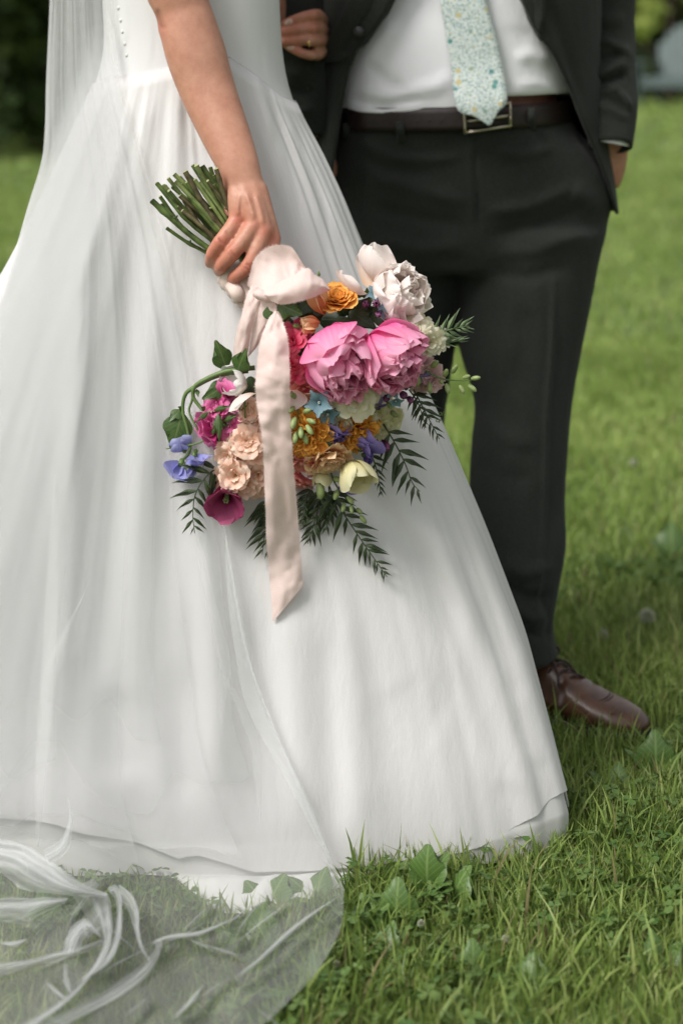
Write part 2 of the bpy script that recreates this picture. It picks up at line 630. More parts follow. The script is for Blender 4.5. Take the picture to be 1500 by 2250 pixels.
MAT = {
    'ground': mat_ground(),
    'grass': mat_attr("grass_blades", 0.5, 0.35, 0.35),
    'weed': mat_leaf("weed_leaf", (0.06, 0.12, 0.025), (0.12, 0.21, 0.045), (0.20, 0.29, 0.09), 0.3, 0.42),
    'weedstem': mat_plain("weed_stalk", (0.12, 0.18, 0.05), 0.6),
    'crepe': mat_fabric("ivory_crepe", (0.585, 0.572, 0.560), (0.645, 0.632, 0.622), 1100, 0.75, 0.12, 0.1, 0.06, crease=0.22),
    'satin': mat_fabric("ivory_satin", (0.585, 0.578, 0.570), (0.645, 0.638, 0.632), 1300, 0.6, 0.08, 0.15, 0.05),
    'lining': mat_fabric("ivory_lining", (0.55, 0.545, 0.525), (0.61, 0.605, 0.585), 900, 0.8, 0.1, 0.05, 0.06),
    'tulle': mat_tulle("veil_tulle", (0.77, 0.772, 0.768), 0.25),
    'tullefold': mat_tulle("veil_tulle_folded", (0.84, 0.85, 0.85), 0.30),
    'skin': mat_skin(),
    'nail': mat_plain("fingernail", (0.62, 0.40, 0.34), 0.25, 0, 0.5, 0.05),
    'gold': mat_plain("ring_gold", (0.75, 0.52, 0.22), 0.25, 1.0, 0.5, 0.05),
    'suit': mat_fabric("charcoal_wool", (0.0085, 0.0102, 0.0078), (0.029, 0.0325, 0.0262), 520, 0.92, 0.5, 0.08, 0, 8.0, crease=0.35),
    'trousers': mat_fabric("charcoal_trouser_wool", (0.0098, 0.0113, 0.0093), (0.031, 0.0340, 0.0290), 520, 0.92, 0.5, 0.06, 0, 8.0, crease=0.35),
    'shirt': mat_fabric("white_shirt_cotton", (0.72, 0.715, 0.73), (0.80, 0.795, 0.81), 1500, 0.8, 0.12, 0.1, 0.05, crease=0.25),
    'tie': mat_tie(),
    'belt': mat_plain("brown_belt_leather", (0.019, 0.0115, 0.010), 0.5, 0, 0.4, 0.3, 120, 0.2, 0.0005),
    'brass': mat_plain("buckle_metal", (0.45, 0.40, 0.30), 0.28, 1.0, 0.5, 0.1),
    'shoe': mat_plain("brown_shoe_leather", (0.066, 0.028, 0.014), 0.30, 0, 0.55, 0.45, 25, 0.1, 0.001),
    'sole': mat_plain("shoe_sole", (0.018, 0.012, 0.010), 0.7),
    'lace': mat_plain("shoe_lace", (0.025, 0.013, 0.010), 0.8),
    'button': mat_plain("dark_button", (0.015, 0.014, 0.013), 0.35),
    'ribbon': mat_fabric("blush_silk", (0.74, 0.565, 0.515), (0.81, 0.66, 0.615), 700, 0.6, 0.12, 0.2, 0.22),
    'tape': mat_plain("stem_tape", (0.60, 0.48, 0.42), 0.7),
    'stem': mat_plain("flower_stem", (0.085, 0.125, 0.032), 0.45, 0, 0.4, 0.6, 70, 0.3, 0.0008),
    'stempale': mat_plain("pale_flower_stem", (0.17, 0.21, 0.07), 0.45, 0, 0.4, 0.45, 70, 0.3, 0.0008),
    'stembrown': mat_plain("woody_flower_stem", (0.105, 0.085, 0.040), 0.6, 0, 0.4, 0.6, 90, 0.4, 0.0008),
    'stemcut': mat_plain("cut_stem_end", (0.28, 0.30, 0.14), 0.8),
    'peony': mat_petal("peony_pink", (0.76, 0.08, 0.30), (0.86, 0.17, 0.41), (0.90, 0.43, 0.60), 0.40),
    'peonyin': mat_petal("peony_inner", (0.72, 0.06, 0.26), (0.86, 0.18, 0.42), (0.91, 0.48, 0.63), 0.44),
    'blush': mat_petal("blush_peony", (0.86, 0.62, 0.44), (0.88, 0.77, 0.72), (0.91, 0.85, 0.81), 0.45),
    'cream': mat_petal("cream_stock", (0.45, 0.45, 0.20), (0.70, 0.65, 0.42), (0.76, 0.73, 0.58), 0.3),
    'butter': mat_petal("butter_lisianthus", (0.45, 0.46, 0.18), (0.68, 0.62, 0.33), (0.74, 0.70, 0.47), 0.3),
    'orange': mat_petal("orange_bloom", (0.80, 0.20, 0.01), (0.88, 0.36, 0.05), (0.90, 0.52, 0.14), 0.3),
    'apricot': mat_petal("apricot_bloom", (0.74, 0.30, 0.10), (0.80, 0.46, 0.22), (0.82, 0.58, 0.36), 0.3),
    'marigold': mat_petal("marigold_bloom", (0.75, 0.18, 0.01), (0.86, 0.31, 0.035), (0.88, 0.44, 0.08), 0.2),
    'peach': mat_petal("peach_stock", (0.58, 0.40, 0.14), (0.85, 0.53, 0.38), (0.88, 0.68, 0.56), 0.3),
    'coral': mat_petal("coral_bloom", (0.62, 0.07, 0.06), (0.72, 0.18, 0.16), (0.78, 0.34, 0.28), 0.3),
    'hotpink': mat_petal("hot_pink_bloom", (0.55, 0.01, 0.06), (0.72, 0.04, 0.13), (0.78, 0.14, 0.22), 0.3),
    'magenta': mat_petal("magenta_pea", (0.40, 0.02, 0.14), (0.60, 0.06, 0.24), (0.70, 0.20, 0.40), 0.3),
    'burgundy': mat_petal("burgundy_bell", (0.18, 0.012, 0.05), (0.25, 0.02, 0.085), (0.36, 0.06, 0.15), 0.25),
    'violet': mat_petal("violet_pea", (0.12, 0.07, 0.32), (0.20, 0.14, 0.46), (0.33, 0.26, 0.60), 0.3),
    'lilac': mat_petal("blue_pea", (0.30, 0.30, 0.60), (0.33, 0.33, 0.66), (0.45, 0.46, 0.74), 0.35),
    'blue': mat_petal("tweedia_blue", (0.10, 0.18, 0.21), (0.15, 0.255, 0.30), (0.24, 0.35, 0.40), 0.25),
    'plum': mat_petal("plum_bud", (0.12, 0.02, 0.08), (0.20, 0.05, 0.15), (0.34, 0.14, 0.26), 0.2),
    'mauve': mat_petal("dusky_pink", (0.55, 0.26, 0.30), (0.66, 0.40, 0.42), (0.72, 0.50, 0.50), 0.3),
    'white': mat_petal("white_bloom", (0.62, 0.60, 0.45), (0.76, 0.74, 0.68), (0.80, 0.79, 0.76), 0.35),
    'leaf': mat_leaf("bouquet_leaf", (0.040, 0.085, 0.018), (0.075, 0.135, 0.030), (0.13, 0.19, 0.06), 0.25, 0.4),
    'darkleaf': mat_leaf("dark_bouquet_leaf", (0.020, 0.040, 0.014), (0.035, 0.065, 0.020), (0.06, 0.09, 0.035), 0.15, 0.4),
    'frond': mat_leaf("pepper_frond", (0.032, 0.052, 0.020), (0.058, 0.088, 0.032), (0.09, 0.12, 0.05), 0.15, 0.42),
    'palefrond': mat_leaf("pale_frond", (0.13, 0.19, 0.09), (0.20, 0.27, 0.14), (0.26, 0.33, 0.19), 0.25, 0.5),
    'podgreen': mat_plain("green_bud", (0.24, 0.30, 0.11), 0.5, 0, 0.4, 0.3, 120),
    'vine': mat_plain("green_tendril", (0.10, 0.16, 0.045), 0.5),
    'bark': mat_plain("tree_bark", (0.055, 0.042, 0.030), 0.95, 0, 0.2, 0.4, 12, 0.6, 0.02),
    'treeleaf': mat_attr("tree_foliage", 0.55, 0.3, 0.3),
    'chair': mat_plain("weathered_chair_paint", (0.085, 0.115, 0.11), 0.6, 0, 0.4, 0.15, 8),
    'whiteflower': mat_plain("clover_bloom", (0.40, 0.42, 0.30), 0.8, translucent=0.3),
}
SKIN = np.array((0.51, 0.262, 0.178))

# ------------------------------------------------------------------ ground
def ground_z(x, y):
    x, y = np.asarray(x, float), np.asarray(y, float)
    return 0.56 * smooth01((y - 5) / 15.3) * smooth01((x + 2.5) / 5.5) + 0.03 * np.clip(y - 21, 0, 80) + 0.004 * fbm(x * 3, y * 3, 3) * smooth01((y - 3) / 4)


def build_ground():
    M = Mesh()
    ys = np.concatenate([np.linspace(-6, 1, 8), np.linspace(1.25, 6, 40), np.linspace(6.4, 30, 60), np.linspace(33, 160, 20)])
    xs = np.concatenate([np.linspace(-120, -12, 14), np.linspace(-11, -2, 20), np.linspace(-1.9, 1.9, 40), np.linspace(2, 11, 20), np.linspace(12, 120, 14)])
    X, Y = np.meshgrid(xs, ys)
    M.grid(np.stack([X, Y, ground_z(X, Y)], -1)[:, :, :])
    o = part("lawn", M, MAT['ground'], kind="structure", label="mown green lawn sloping gently up to the trees")
    return o


build_ground()

# ------------------------------------------------------------------ bride: the dress surface
DT = np.array([  # image row, left px, right px, centre depth, front / back depth radius, roundness
    (-420, 240, 600, 2.57, .100, .105, 2.0),
    (-150, 225, 603, 2.565, .105, .105, 2.0),
    (0, 226, 614, 2.56, .108, .108, 2.0),
    (100, 232, 618, 2.555, .110, .112, 2.0),
    (170, 218, 628, 2.55, .114, .120, 2.0),
    (220, 196, 641, 2.545, .118, .130, 2.0),
    (300, 165, 682, 2.535, .122, .145, 2.05),
    (420, 110, 740, 2.52, .126, .155, 2.1),
    (570, 35, 799, 2.50, .132, .165, 2.2),
    (700, -40, 851, 2.48, .136, .170, 2.3),
    (930, -160, 957, 2.44, .140, .175, 2.4),
    (1170, -270, 1058, 2.41, .142, .180, 2.5),
    (1400, -370, 1148, 2.38, .140, .180, 2.5),
    (1660, -450, 1221, 2.335, .128, .180, 2.5),
    (1745, -480, 1243, 2.325, .124, .180, 2.5),
    (1800, -490, 1253, 2.32, .120, .180, 2.5),
    (1830, -500, 1256, 2.315, .118, .180, 2.5)])

_r = np.arange(-420, 1841, 10.0)
_t = np.stack([_r] + [np.interp(_r, DT[:, 0], DT[:, k]) for k in range(1, 7)], 1)
_k = np.exp(-(np.arange(-9, 10) / 4.0) ** 2)
_k /= _k.sum()
for _c in range(1, 7):                                      # no kinks between the measured rows
    _e = np.concatenate([2 * _t[0, _c] - _t[9:0:-1, _c], _t[:, _c], 2 * _t[-1, _c] - _t[-2:-11:-1, _c]])
    _t[:, _c] = np.convolve(_e, _k, 'valid')
DT = _t


def dress_point(th, row, out=0.0):
    """th: 0 = right silhouette, pi/2 = front (towards the photographer), pi = left; row = image row at the silhouette."""
    row = np.asarray(row, float) + 0 * np.asarray(th, float)
    xl, xr = np.interp(row, DT[:, 0], DT[:, 1]), np.interp(row, DT[:, 0], DT[:, 2])
    yc = np.interp(row, DT[:, 0], DT[:, 3])
    rf, rb = np.interp(row, DT[:, 0], DT[:, 4]), np.interp(row, DT[:, 0], DT[:, 5])
    ex = np.interp(row, DT[:, 0], DT[:, 6])
    XL, XR = (xl - CX) * yc / F, (xr - CX) * yc / F
    xc, rx = (XL + XR) / 2, (XR - XL) / 2
    c, s = np.cos(th), np.sin(th)
    cc, ss = np.sign(c) * np.abs(c) ** (2 / ex), np.sign(s) * np.abs(s) ** (2 / ex)
    ry = np.where(s > 0, rf, rb)
    return np.stack([xc + (rx + out) * cc, yc - (ry + out) * ss, CAMZ + (HY - row) * yc / F], -1)


NTH = 420
TH = np.linspace(0, 2 * math.pi, NTH, endpoint=False)
XN = np.cos(TH)


def seam_row(xn):
    return np.interp(xn, [-1, -.75, -.4, 0, .2, .45, .7, .9, 1], [186, 168, 160, 138, 120, 128, 165, 212, 226])


HEM_IMG = np.array([(-600, 1795), (0, 1800), (120, 1812), (180, 1830), (300, 1856), (395, 1892), (430, 1880), (500, 1897), (560, 1918), (640, 1922), (720, 1918), (800, 1914), (900, 1900), (1000, 1880), (1060, 1866), (1120, 1836), (1180, 1794), (1240, 1745), (1300, 1720)], float)


def hem_row(th):
    """Where the overskirt ends at each angle, as a silhouette row."""
    p = dress_point(th, 1800, .0045)
    px, _ = proj(p)
    z = CAMZ + (HY - np.interp(px, HEM_IMG[:, 0], HEM_IMG[:, 1])) * p[:, 1] / F
    z = np.where(np.sin(th) > 0, z, .045)
    yc = 2.322
    return HY + (CAMZ - np.clip(z, .012, .12)) * F / yc


SKIRT_FOLDS = [  # image line, width px, push towards the viewer in metres
    ([(215, 260), (190, 600), (165, 1000), (140, 1500), (120, 1830)], 26, .014),
    ([(300, 330), (285, 700), (262, 1000), (225, 1400), (195, 1600)], 24, -.013),
    ([(330, 500), (318, 900), (308, 1300), (295, 1700), (280, 1850)], 28, .008),
    ([(255, 1500), (262, 1640), (275, 1720)], 40, -.010),
    ([(385, 700), (378, 1100), (350, 1500), (340, 1700)], 22, -.008),
    ([(365, 1200), (350, 1520), (365, 1850)], 28, .009),
    ([(405, 1450), (388, 1640), (392, 1790)], 28, -.009),
    ([(440, 800), (455, 1200), (475, 1600), (480, 1850)], 30, .010),
    ([(560, 1300), (570, 1600), (575, 1850)], 32, -.007),
    ([(640, 1250), (655, 1600), (665, 1880)], 34, .008),
    ([(720, 1350), (735, 1650), (742, 1870)], 26, -.006),
    ([(755, 1250), (772, 1600), (790, 1880)], 30, .006),
    ([(780, 1050), (850, 1140), (930, 1240), (990, 1340), (1020, 1430)], 24, -.007),
    ([(820, 1040), (890, 1120), (965, 1220), (1020, 1320), (1060, 1420)], 24, .007),
    ([(755, 1090), (820, 1180), (900, 1290), (950, 1400), (985, 1520)], 30, .005),
    ([(1000, 1180), (1060, 1330), (1120, 1500)], 26, -.006),
    ([(975, 1380), (1025, 1530), (1065, 1650), (1095, 1705), (1135, 1715), (1155, 1680)], 24, .0055),
    ([(1130, 1500), (1165, 1600), (1180, 1700)], 26, .004),
    ([(860, 1500), (900, 1560), (990, 1600)], 55, -.003),
    ([(560, 170), (590, 260), (600, 360), (610, 480)], 12, .006),
    ([(585, 190), (618, 290), (640, 380), (672, 520)], 9, -.006),
    ([(605, 210), (645, 310), (680, 420), (720, 560)], 11, .007),
    ([(640, 270), (690, 390), (735, 510)], 8, -.006),
    ([(620, 250), (600, 330), (592, 400), (620, 470)], 12, -.005),
    ([(660, 290), (715, 410), (765, 530)], 10, .005),
    ([(250, 230), (225, 330), (205, 460)], 12, -.006),
    ([(330, 200), (315, 320), (310, 480)], 14, .005),
    ([(400, 230), (440, 320), (470, 370)], 12, -.004),
    ([(420, 260), (465, 350), (500, 450)], 12, .004),
]


def skirt_grid(top, bottom, nrow, out, seed, amp=1.0, rows_pow=0.8):
    t = np.linspace(0, 1, nrow) ** rows_pow
    G = np.zeros((nrow, NTH, 3))
    for i, k in enumerate(t):
        row = top + (bottom - top) * k
        gather = (0.0060 * (1 - k) ** .8 * (.30 - np.abs(fbm(TH * 12, k * .9 + 0 * TH, seed + 7, 2))) + 0.0055 * (1 - k) ** 1.1 * fbm(TH * 15, k * 1.6 + 0 * TH, seed, 2) + 0.004 * fbm(TH * 9 + k * .5, k * .9 + 0 * TH, seed + 2, 2)) * smooth01(k * 12)
        soft = 0.015 * amp * smooth01(k * 1.4) * fbm(np.cos(TH) * 4.5 + 9, np.sin(TH) * 4.5 + k * 1.2, seed + 5, 2)
        G[i] = dress_point(TH, row, (out(k) if callable(out) else out) + gather + soft)
    return G


bride = None


LINING_IMG = np.array([(-600, 1880), (0, 1876), (100, 1893), (170, 1908), (240, 1922), (300, 1916), (385, 1926), (420, 1955), (470, 1992), (560, 2000), (610, 1982), (650, 1990), (700, 1962), (750, 1950), (785, 1922), (900, 1903), (1000, 1884), (1100, 1856), (1200, 1826), (1300, 1800)], float)


def build_dress():
    """Bodice, crepe overskirt, lining; returns the pieces as meshes plus a BVH of the outside."""
    body = Mesh()
    rows = np.linspace(0, 1, 26)
    B = np.zeros((26, NTH, 3))
    s = seam_row(XN)
    for i, k in enumerate(rows):
        B[i] = dress_point(TH, -420 + (s + 14 + 420) * k, 0.0)
        B[i, :, 1] += 0.0012 * fbm(TH * 9, k * 9 + 0 * TH, 11, 2)
    body.grid(B, closed=True)

    sk = Mesh()
    h = hem_row(TH) + 5.0 * fbm(TH * 9, TH * 0, 5, 3)
    S = skirt_grid(s, h, 130, 0.0045, 21)
    S[1:5] += 0
    # top edge rolled inwards
    edge = dress_point(TH, s + 4, 0.0005)
    S = np.concatenate([edge[None], S])
    S = fold(S, [(l_, w_ * 1.1, a_ * (.85 if l_[0][0] < 480 else .6)) for l_, w_, a_ in SKIRT_FOLDS], np.where(np.sin(TH) > -0.1, 1.0, 0.0)[None, :])
    sk.grid(S, closed=True)
    # hem: a doubled edge turned back inside, with its own normals
    back = np.stack([S[-1], S[-1], S[-3]])
    n_in = np.stack([-np.cos(TH) * .6, np.sin(TH), 0 * TH], -1)
    n_in /= np.linalg.norm(n_in, axis=1)[:, None]
    back[1:] += n_in * 0.0018
    sk.grid(back[:2], closed=True)
    sk.grid(back[1:], closed=True)

    li = Mesh()
    hb = np.interp(XN, [-1, -.5, -.3, -.1, .1, .3, .6, .9, 1], [1838, 1838, 1838, 1838, 1838, 1836, 1830, 1816, 1808])
    Lg = skirt_grid(np.full(NTH, 1500.0), hb, 50, lambda k: -.045 + .042 * float(smooth01(k * 1.25)), 21, .4, 1.0)
    pool = [([(380, 1905), (450, 1985), (560, 2000), (660, 1970), (745, 1945)], 60, .055),
            ([(180, 1900), (300, 1930), (390, 1960)], 36, .03)]
    px, py = proj(Lg)
    # where the underskirt meets the grass: it pools forward in the middle and lifts elsewhere
    want = np.interp(px[-1], LINING_IMG[:, 0], LINING_IMG[:, 1])
    wf = smooth01((np.sin(TH) + .15) / .3)
    push = wf * (1 + .30 * fbm(px[-1] / 45, 0 * TH, 9, 2)) * np.where(np.sin(TH) > 0, np.maximum(0, Lg[-1, :, 1] - F * (CAMZ - .010) / (want - HY)), 0)
    lift = wf * (np.clip(CAMZ + (HY - want) * Lg[-1, :, 1] / F, .008, .05) - .008)
    kk = np.linspace(0, 1, 50)[:, None]
    Lg[..., 2] += lift * kk ** 2
    Lg[..., 2] = np.maximum(Lg[..., 2], 0.008)
    ext = []
    for f in np.linspace(0, 1, 9)[1:]:                       # the surplus cloth runs forward under the hem
        e = Lg[-1].copy()
        e[:, 1] -= np.minimum(push, .11) * f
        e[:, 2] = Lg[-1, :, 2] * (1 - f) + .009 * f + np.minimum(push * 12, 1) * (.011 * math.sin(math.pi * f ** .8) * (1 + 1.1 * fbm(px[-1] / 34 + f * .9, f * 2 + 0 * TH, 13, 2)))
        ext.append(e)
    Lg = np.concatenate([Lg, np.array(ext)])
    Lg[..., 2] = np.maximum(Lg[..., 2], 0.008)
    li.grid(Lg, closed=True)
    return body, sk, li


BODICE, SKIRT, LINING = build_dress()


def bvh_of(*meshes):
    vs, fs, n = [], [], 0
    for M in meshes:
        V = np.vstack(M.v)
        vs += V.tolist()
        fs += [tuple(i + n for i in f) for f in M.f]
        n += len(V)
    return BVHTree.FromPolygons(vs, fs)


DRESS_BVH = bvh_of(BODICE, SKIRT, LINING)
EYE = Vector((0, 0, CAMZ))


def depth_on(bvh, px, py, default=None):
    d = Vector(((px - CX) / F, 1.0, (HY - py) / F))
    L = d.length
    hit = bvh.ray_cast(EYE, d / L)
    if hit[0] is None:
        return default
    return hit[0].y


# ------------------------------------------------------------------ bride: body with both arms and hands
def pts_of(lst):
    return np.array([P(*p) for p in lst])


def finger(M, joints, radii, n=12):
    p = resample(pts_of(joints), 13)
    r = np.interp(np.linspace(0, 1, 13), np.linspace(0, 1, len(radii)), radii)
    M.tube(p, r, n, caps=True)
    M.ball(p[-1], r[-1] * 1.0, 10, 7)
    M.ball(p[0], r[0], 10, 7)
    for j in range(1, len(joints) - 1):                     # knuckles stand a little proud
        k = pts_of([joints[j]])[0]
        M.ball(k + np.array((0, -0.0008, 0.0)), radii[min(j, len(radii) - 1)] * 1.04, 10, 7)


def build_bride_body():
    A = Mesh()
    # torso core, neck and hidden legs stay inside the dress
    A.tube([P(425, 1500, 2.48), P(425, 1000, 2.52), P(420, 500, 2.54), P(420, 200, 2.56)], [(.09, .07), (.12, .09), (.15, .10), (.118, .085)], 20)
    A.tube([P(420, 240, 2.56), P(420, 0, 2.56), P(415, -250, 2.57), P(410, -420, 2.575), P(410, -520, 2.575)],
           [(.118, .085), (.112, .08), (.125, .085), (.13, .075), (.05, .05)], 20)
    A.tube([P(410, -480, 2.575), P(408, -600, 2.58)], [.05, .048], 14)
    # near arm: shoulder - elbow - wrist
    up = resample(pts_of([(300, -480, 2.50), (322, -300, 2.45), (360, -120, 2.42), (400, 20, 2.405)]), 14)
    A.tube(up, np.interp(np.linspace(0, 1, 14), [0, .5, .85, 1], [.052, .048, .045, .040]), 20)
    fo = resample(pts_of([(380, -90, 2.415), (396, -20, 2.41), (411, 50, 2.402), (431, 120, 2.395), (457, 200, 2.385), (498, 300, 2.36), (527, 370, 2.338), (541, 415, 2.331), (553, 455, 2.322)]), 28)
    rr = np.interp(np.linspace(0, 1, 28), [0, .12, .24, .38, .52, .68, .80, .88, .94, 1], [.018, .034, .0415, .0440, .0398, .0330, .0278, .0256, .0262, .0235])
    A.tube(fo, np.stack([rr, rr * np.interp(np.linspace(0, 1, 28), [0, .6, .85, 1], [.95, .85, .72, .40])], -1), 22)
    A.ball(P(370, 60, 2.418), (.017, .02, .024), 12, 9)     # point of the elbow
    A.ball(P(556, 372, 2.332), (.012, .006, .016), 10, 8)   # wrist bone
    # back of the hand
    base = [(520, 410, 2.330), (533, 404, 2.328), (549, 404, 2.328), (564, 410, 2.331)]
    mcp = [(523, 482, 2.314), (560, 492, 2.304), (581, 506, 2.304), (600, 525, 2.314)]
    for (b, m, r1) in zip(base, mcp, (.0125, .0125, .0122, .0115)):
        mid = tuple((np.array(b) + np.array(m)) / 2 - np.array((0, 0, .004)))
        A.tube(resample(pts_of([b, mid, m]), 7), np.linspace(.0145, r1, 7), 12)
        A.ball(P(m[0], m[1], m[2] - .0005), r1 * 1.0, 10, 8)
    for i in range(3):                                       # webbing between the metacarpals
        b = (np.array(base[i]) + np.array(base[i + 1])) / 2
        m = (np.array(mcp[i]) + np.array(mcp[i + 1])) / 2
        A.tube(pts_of([tuple(b), tuple((b + m) / 2), tuple(m - np.array((0, 8, 0)))]), [.014, .0128, .0105], 12)
    A.tube(pts_of([(512, 405, 2.338), (508, 440, 2.338), (512, 478, 2.330)]), [.016, .0145, .011], 12)
    # fingers curled round the stems
    finger(A, [(523, 482, 2.314), (503, 508, 2.304), (484, 532, 2.299), (467, 557, 2.306), (461, 578, 2.322)], [0.0124, 0.0106, 0.0104, 0.0092, 0.0077])
    finger(A, [(560, 492, 2.304), (536, 526, 2.296), (511, 557, 2.293), (488, 583, 2.305), (482, 596, 2.328)], [0.0127, 0.0108, 0.0107, 0.0097, 0.0085])
    finger(A, [(581, 506, 2.304), (564, 548, 2.296), (544, 586, 2.293), (517, 608, 2.305), (508, 618, 2.328)], [0.0124, 0.0106, 0.0106, 0.0095, 0.0084])
    finger(A, [(600, 525, 2.314), (594, 566, 2.304), (580, 602, 2.302), (558, 622, 2.312), (545, 628, 2.330)], [0.0113, 0.0096, 0.0095, 0.0086, 0.0075])
    # thumb on the far side of the stems
    finger(A, [(508, 425, 2.345), (490, 470, 2.372), (490, 515, 2.385), (512, 548, 2.386)], [.0135, .0115, .0105, .0082])
    # far arm through the groom's elbow
    A.tube(resample(pts_of([(480, -470, 2.64), (540, -200, 2.72), (575, 60, 2.84), (590, 110, 2.90)]), 12), np.linspace(.05, .042, 12), 16)
    A.tube(resample(pts_of([(585, 90, 2.90), (640, 85, 2.945), (700, 78, 2.93)]), 10), np.linspace(.042, .027, 10), 16)
    hb = [(700, 62, 2.91), (704, 74, 2.91), (704, 86, 2.91), (702, 100, 2.91)]
    hk = [(697, 34, 2.80), (696, 62, 2.795), (697, 90, 2.795), (695, 119, 2.80)]
    for b, m in zip(hb, hk):
        A.tube(resample(pts_of([b, tuple((np.array(b) + np.array(m)) / 2 + np.array((8, 0, -.01))), m]), 6), np.linspace(.014, .0115, 6), 12)
    finger(A, [(697, 34, 2.80), (686, 33, 2.772), (662, 39, 2.767), (640, 46, 2.768), (625, 51, 2.776)], [.0108, .0096, .0092, .0082, .0068])
    finger(A, [(696, 62, 2.795), (684, 62, 2.770), (658, 65, 2.765), (630, 69, 2.767), (610, 71, 2.776)], [.0108, .0098, .0096, .0088, .0074])
    finger(A, [(697, 90, 2.795), (684, 89, 2.770), (660, 88, 2.766), (630, 91, 2.768), (612, 94, 2.778)], [.0106, .0094, .0090, .0082, .0070])
    finger(A, [(695, 119, 2.80), (682, 121, 2.776), (664, 117, 2.770), (646, 109, 2.770), (631, 102, 2.776)], [.0098, .0086, .0082, .0074, .0062])
    finger(A, [(702, 100, 2.90), (690, 135, 2.90), (668, 150, 2.905), (650, 150, 2.905)], [.0125, .0108, .0098, .008])
    V, Fs = remeshed(A, 0.0021, 11, 0.5)
    # the arm is long and smooth: even out the joins, leaving the hands crisp
    E = np.array([(f[i], f[(i + 1) % len(f)]) for f in Fs for i in range(len(f))])
    E = np.concatenate([E, E[:, ::-1]])
    deg = np.bincount(E[:, 0], minlength=len(V))[:, None]
    px, py = proj(V)
    wgt = (smooth01((415 - py) / 50) * smooth01((py + 420) / 40) * (px > 330) * (px < 640) * (V[:, 1] < 2.46))[:, None]
    for _ in range(70):
        acc = np.stack([np.bincount(E[:, 0], weights=V[E[:, 1], c], minlength=len(V)) for c in range(3)], 1) / deg
        V = V + (acc - V) * .6 * wgt
    col = np.tile(SKIN, (len(V), 1))
    red = np.array((0.52, 0.175, 0.115))
    for q, r, a in [((523, 482, 2.305), .014, .7), ((560, 492, 2.295), .011, .35), ((581, 506, 2.295), .011, .45), ((600, 525, 2.305), .013, .5),
                    ((484, 532, 2.292), .013, .75), ((511, 557, 2.286), .013, .6), ((544, 586, 2.286), .013, .7), ((465, 560, 2.30), .013, .6),
                    ((488, 585, 2.30), .015, .55), ((517, 610, 2.30), .016, .6), ((566, 600, 2.30), .02, .5), ((362, 62, 2.40), .022, .6),
                    ((640, 48, 2.765), .02, .4), ((630, 70, 2.765), .02, .4), ((630, 92, 2.765), .02, .4), ((645, 108, 2.765), .02, .5),
                    ((683, 33, 2.765), .016, .4), ((683, 62, 2.765), .016, .4)]:
        w = min(.92, a * 1.25) * np.exp(-(np.linalg.norm(V - P(*q), axis=1) / r) ** 2)[:, None]
        col = col * (1 - w) + red * w
    # elbow crease
    px, py = proj(V)
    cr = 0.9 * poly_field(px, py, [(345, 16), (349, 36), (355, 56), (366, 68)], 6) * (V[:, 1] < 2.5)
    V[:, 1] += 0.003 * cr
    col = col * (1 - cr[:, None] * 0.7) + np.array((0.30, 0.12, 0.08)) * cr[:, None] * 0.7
    for ln, a in [([(505, 520), (494, 506)], .0008), ([(478, 522), (492, 540)], .0012), ([(505, 548), (518, 566)], .0012), ([(500, 553), (513, 571)], .0010),
                  ([(538, 578), (556, 590)], .0012), ([(535, 586), (552, 597)], .0010), ([(478, 520), (490, 536)], .0009)]:
        w = poly_field(px, py, ln, 2.0) * (V[:, 1] < 2.33)
        V[:, 1] += 1.5 * a * w
        col = col * (1 - .35 * w[:, None]) + np.array((.30, .10, .065)) * .35 * w[:, None]
    # tendons on the back of the hand
    for ln in ([(540, 420), (552, 455), (560, 486)], [(560, 420), (572, 460), (580, 500)], [(526, 420), (524, 450), (523, 478)]):
        V[:, 1] -= 0.0026 * poly_field(px, py, ln, 5) * (V[:, 1] < 2.34)
    A2 = Mesh()
    A2.add(V, Fs, None, np.concatenate([col, np.ones((len(V), 1))], 1))
    return A2


BBODY = build_bride_body()
ROOT_B = P(425, 1836, 2.38) * np.array((1, 1, 0))
bride = link("person", BBODY.data("bride_body", MAT['skin'], True, ROOT_B), None, ROOT_B)
tag(bride, "bride in ivory gown and long sheer veil holding the bouquet upside down at her side", "person")


def nail(owner, c, ax, side, L, W):
    """A small curved fingernail plate; c = tip centre, ax = along the finger, side = across."""
    ax, side = np.asarray(ax, float), np.asarray(side, float)
    ax /= np.linalg.norm(ax)
    side = side - ax * (side @ ax)
    side /= np.linalg.norm(side)
    up = np.cross(side, ax)
    if up[1] > 0:
        up = -up
    M = Mesh()
    G = np.zeros((5, 5, 3))
    for i, a in enumerate(np.linspace(-1, 1, 5)):
        for j, b in enumerate(np.linspace(-1, 1, 5)):
            w = W * math.sqrt(max(0.0, 1 - (abs(a) ** 3) * 0.5))
            G[i, j] = c + ax * a * L + side * b * w + up * (0.0006 - 0.35 * w * b * b - 0.0008 * a * a)
    M.grid(G)
    o = part("fingernail", M, MAT['nail'], owner)
    s = o.modifiers.new("thickness", 'SOLIDIFY')
    s.thickness = 0.0007


nail(bride, P(461, 577, 2.3165), P(459, 588, 2.327) - P(462, 568, 2.311), (1, 0, .3), .0052, .0042)
nail(bride, P(633, 48, 2.7608), P(620, 54, 2.768) - P(645, 44, 2.760), (.2, 0, 1), .0075, .0055)
nail(bride, P(638, 105, 2.7640), P(628, 101, 2.768) - P(650, 110, 2.763), (-.3, 0, 1), .0065, .0048)

part("bodice", BODICE, MAT['satin'], bride)
skirt = part("skirt", SKIRT, MAT['crepe'], bride)
part("skirt_lining", LINING, MAT['lining'], bride, label="plain underskirt showing below the hem and pooling on the grass")

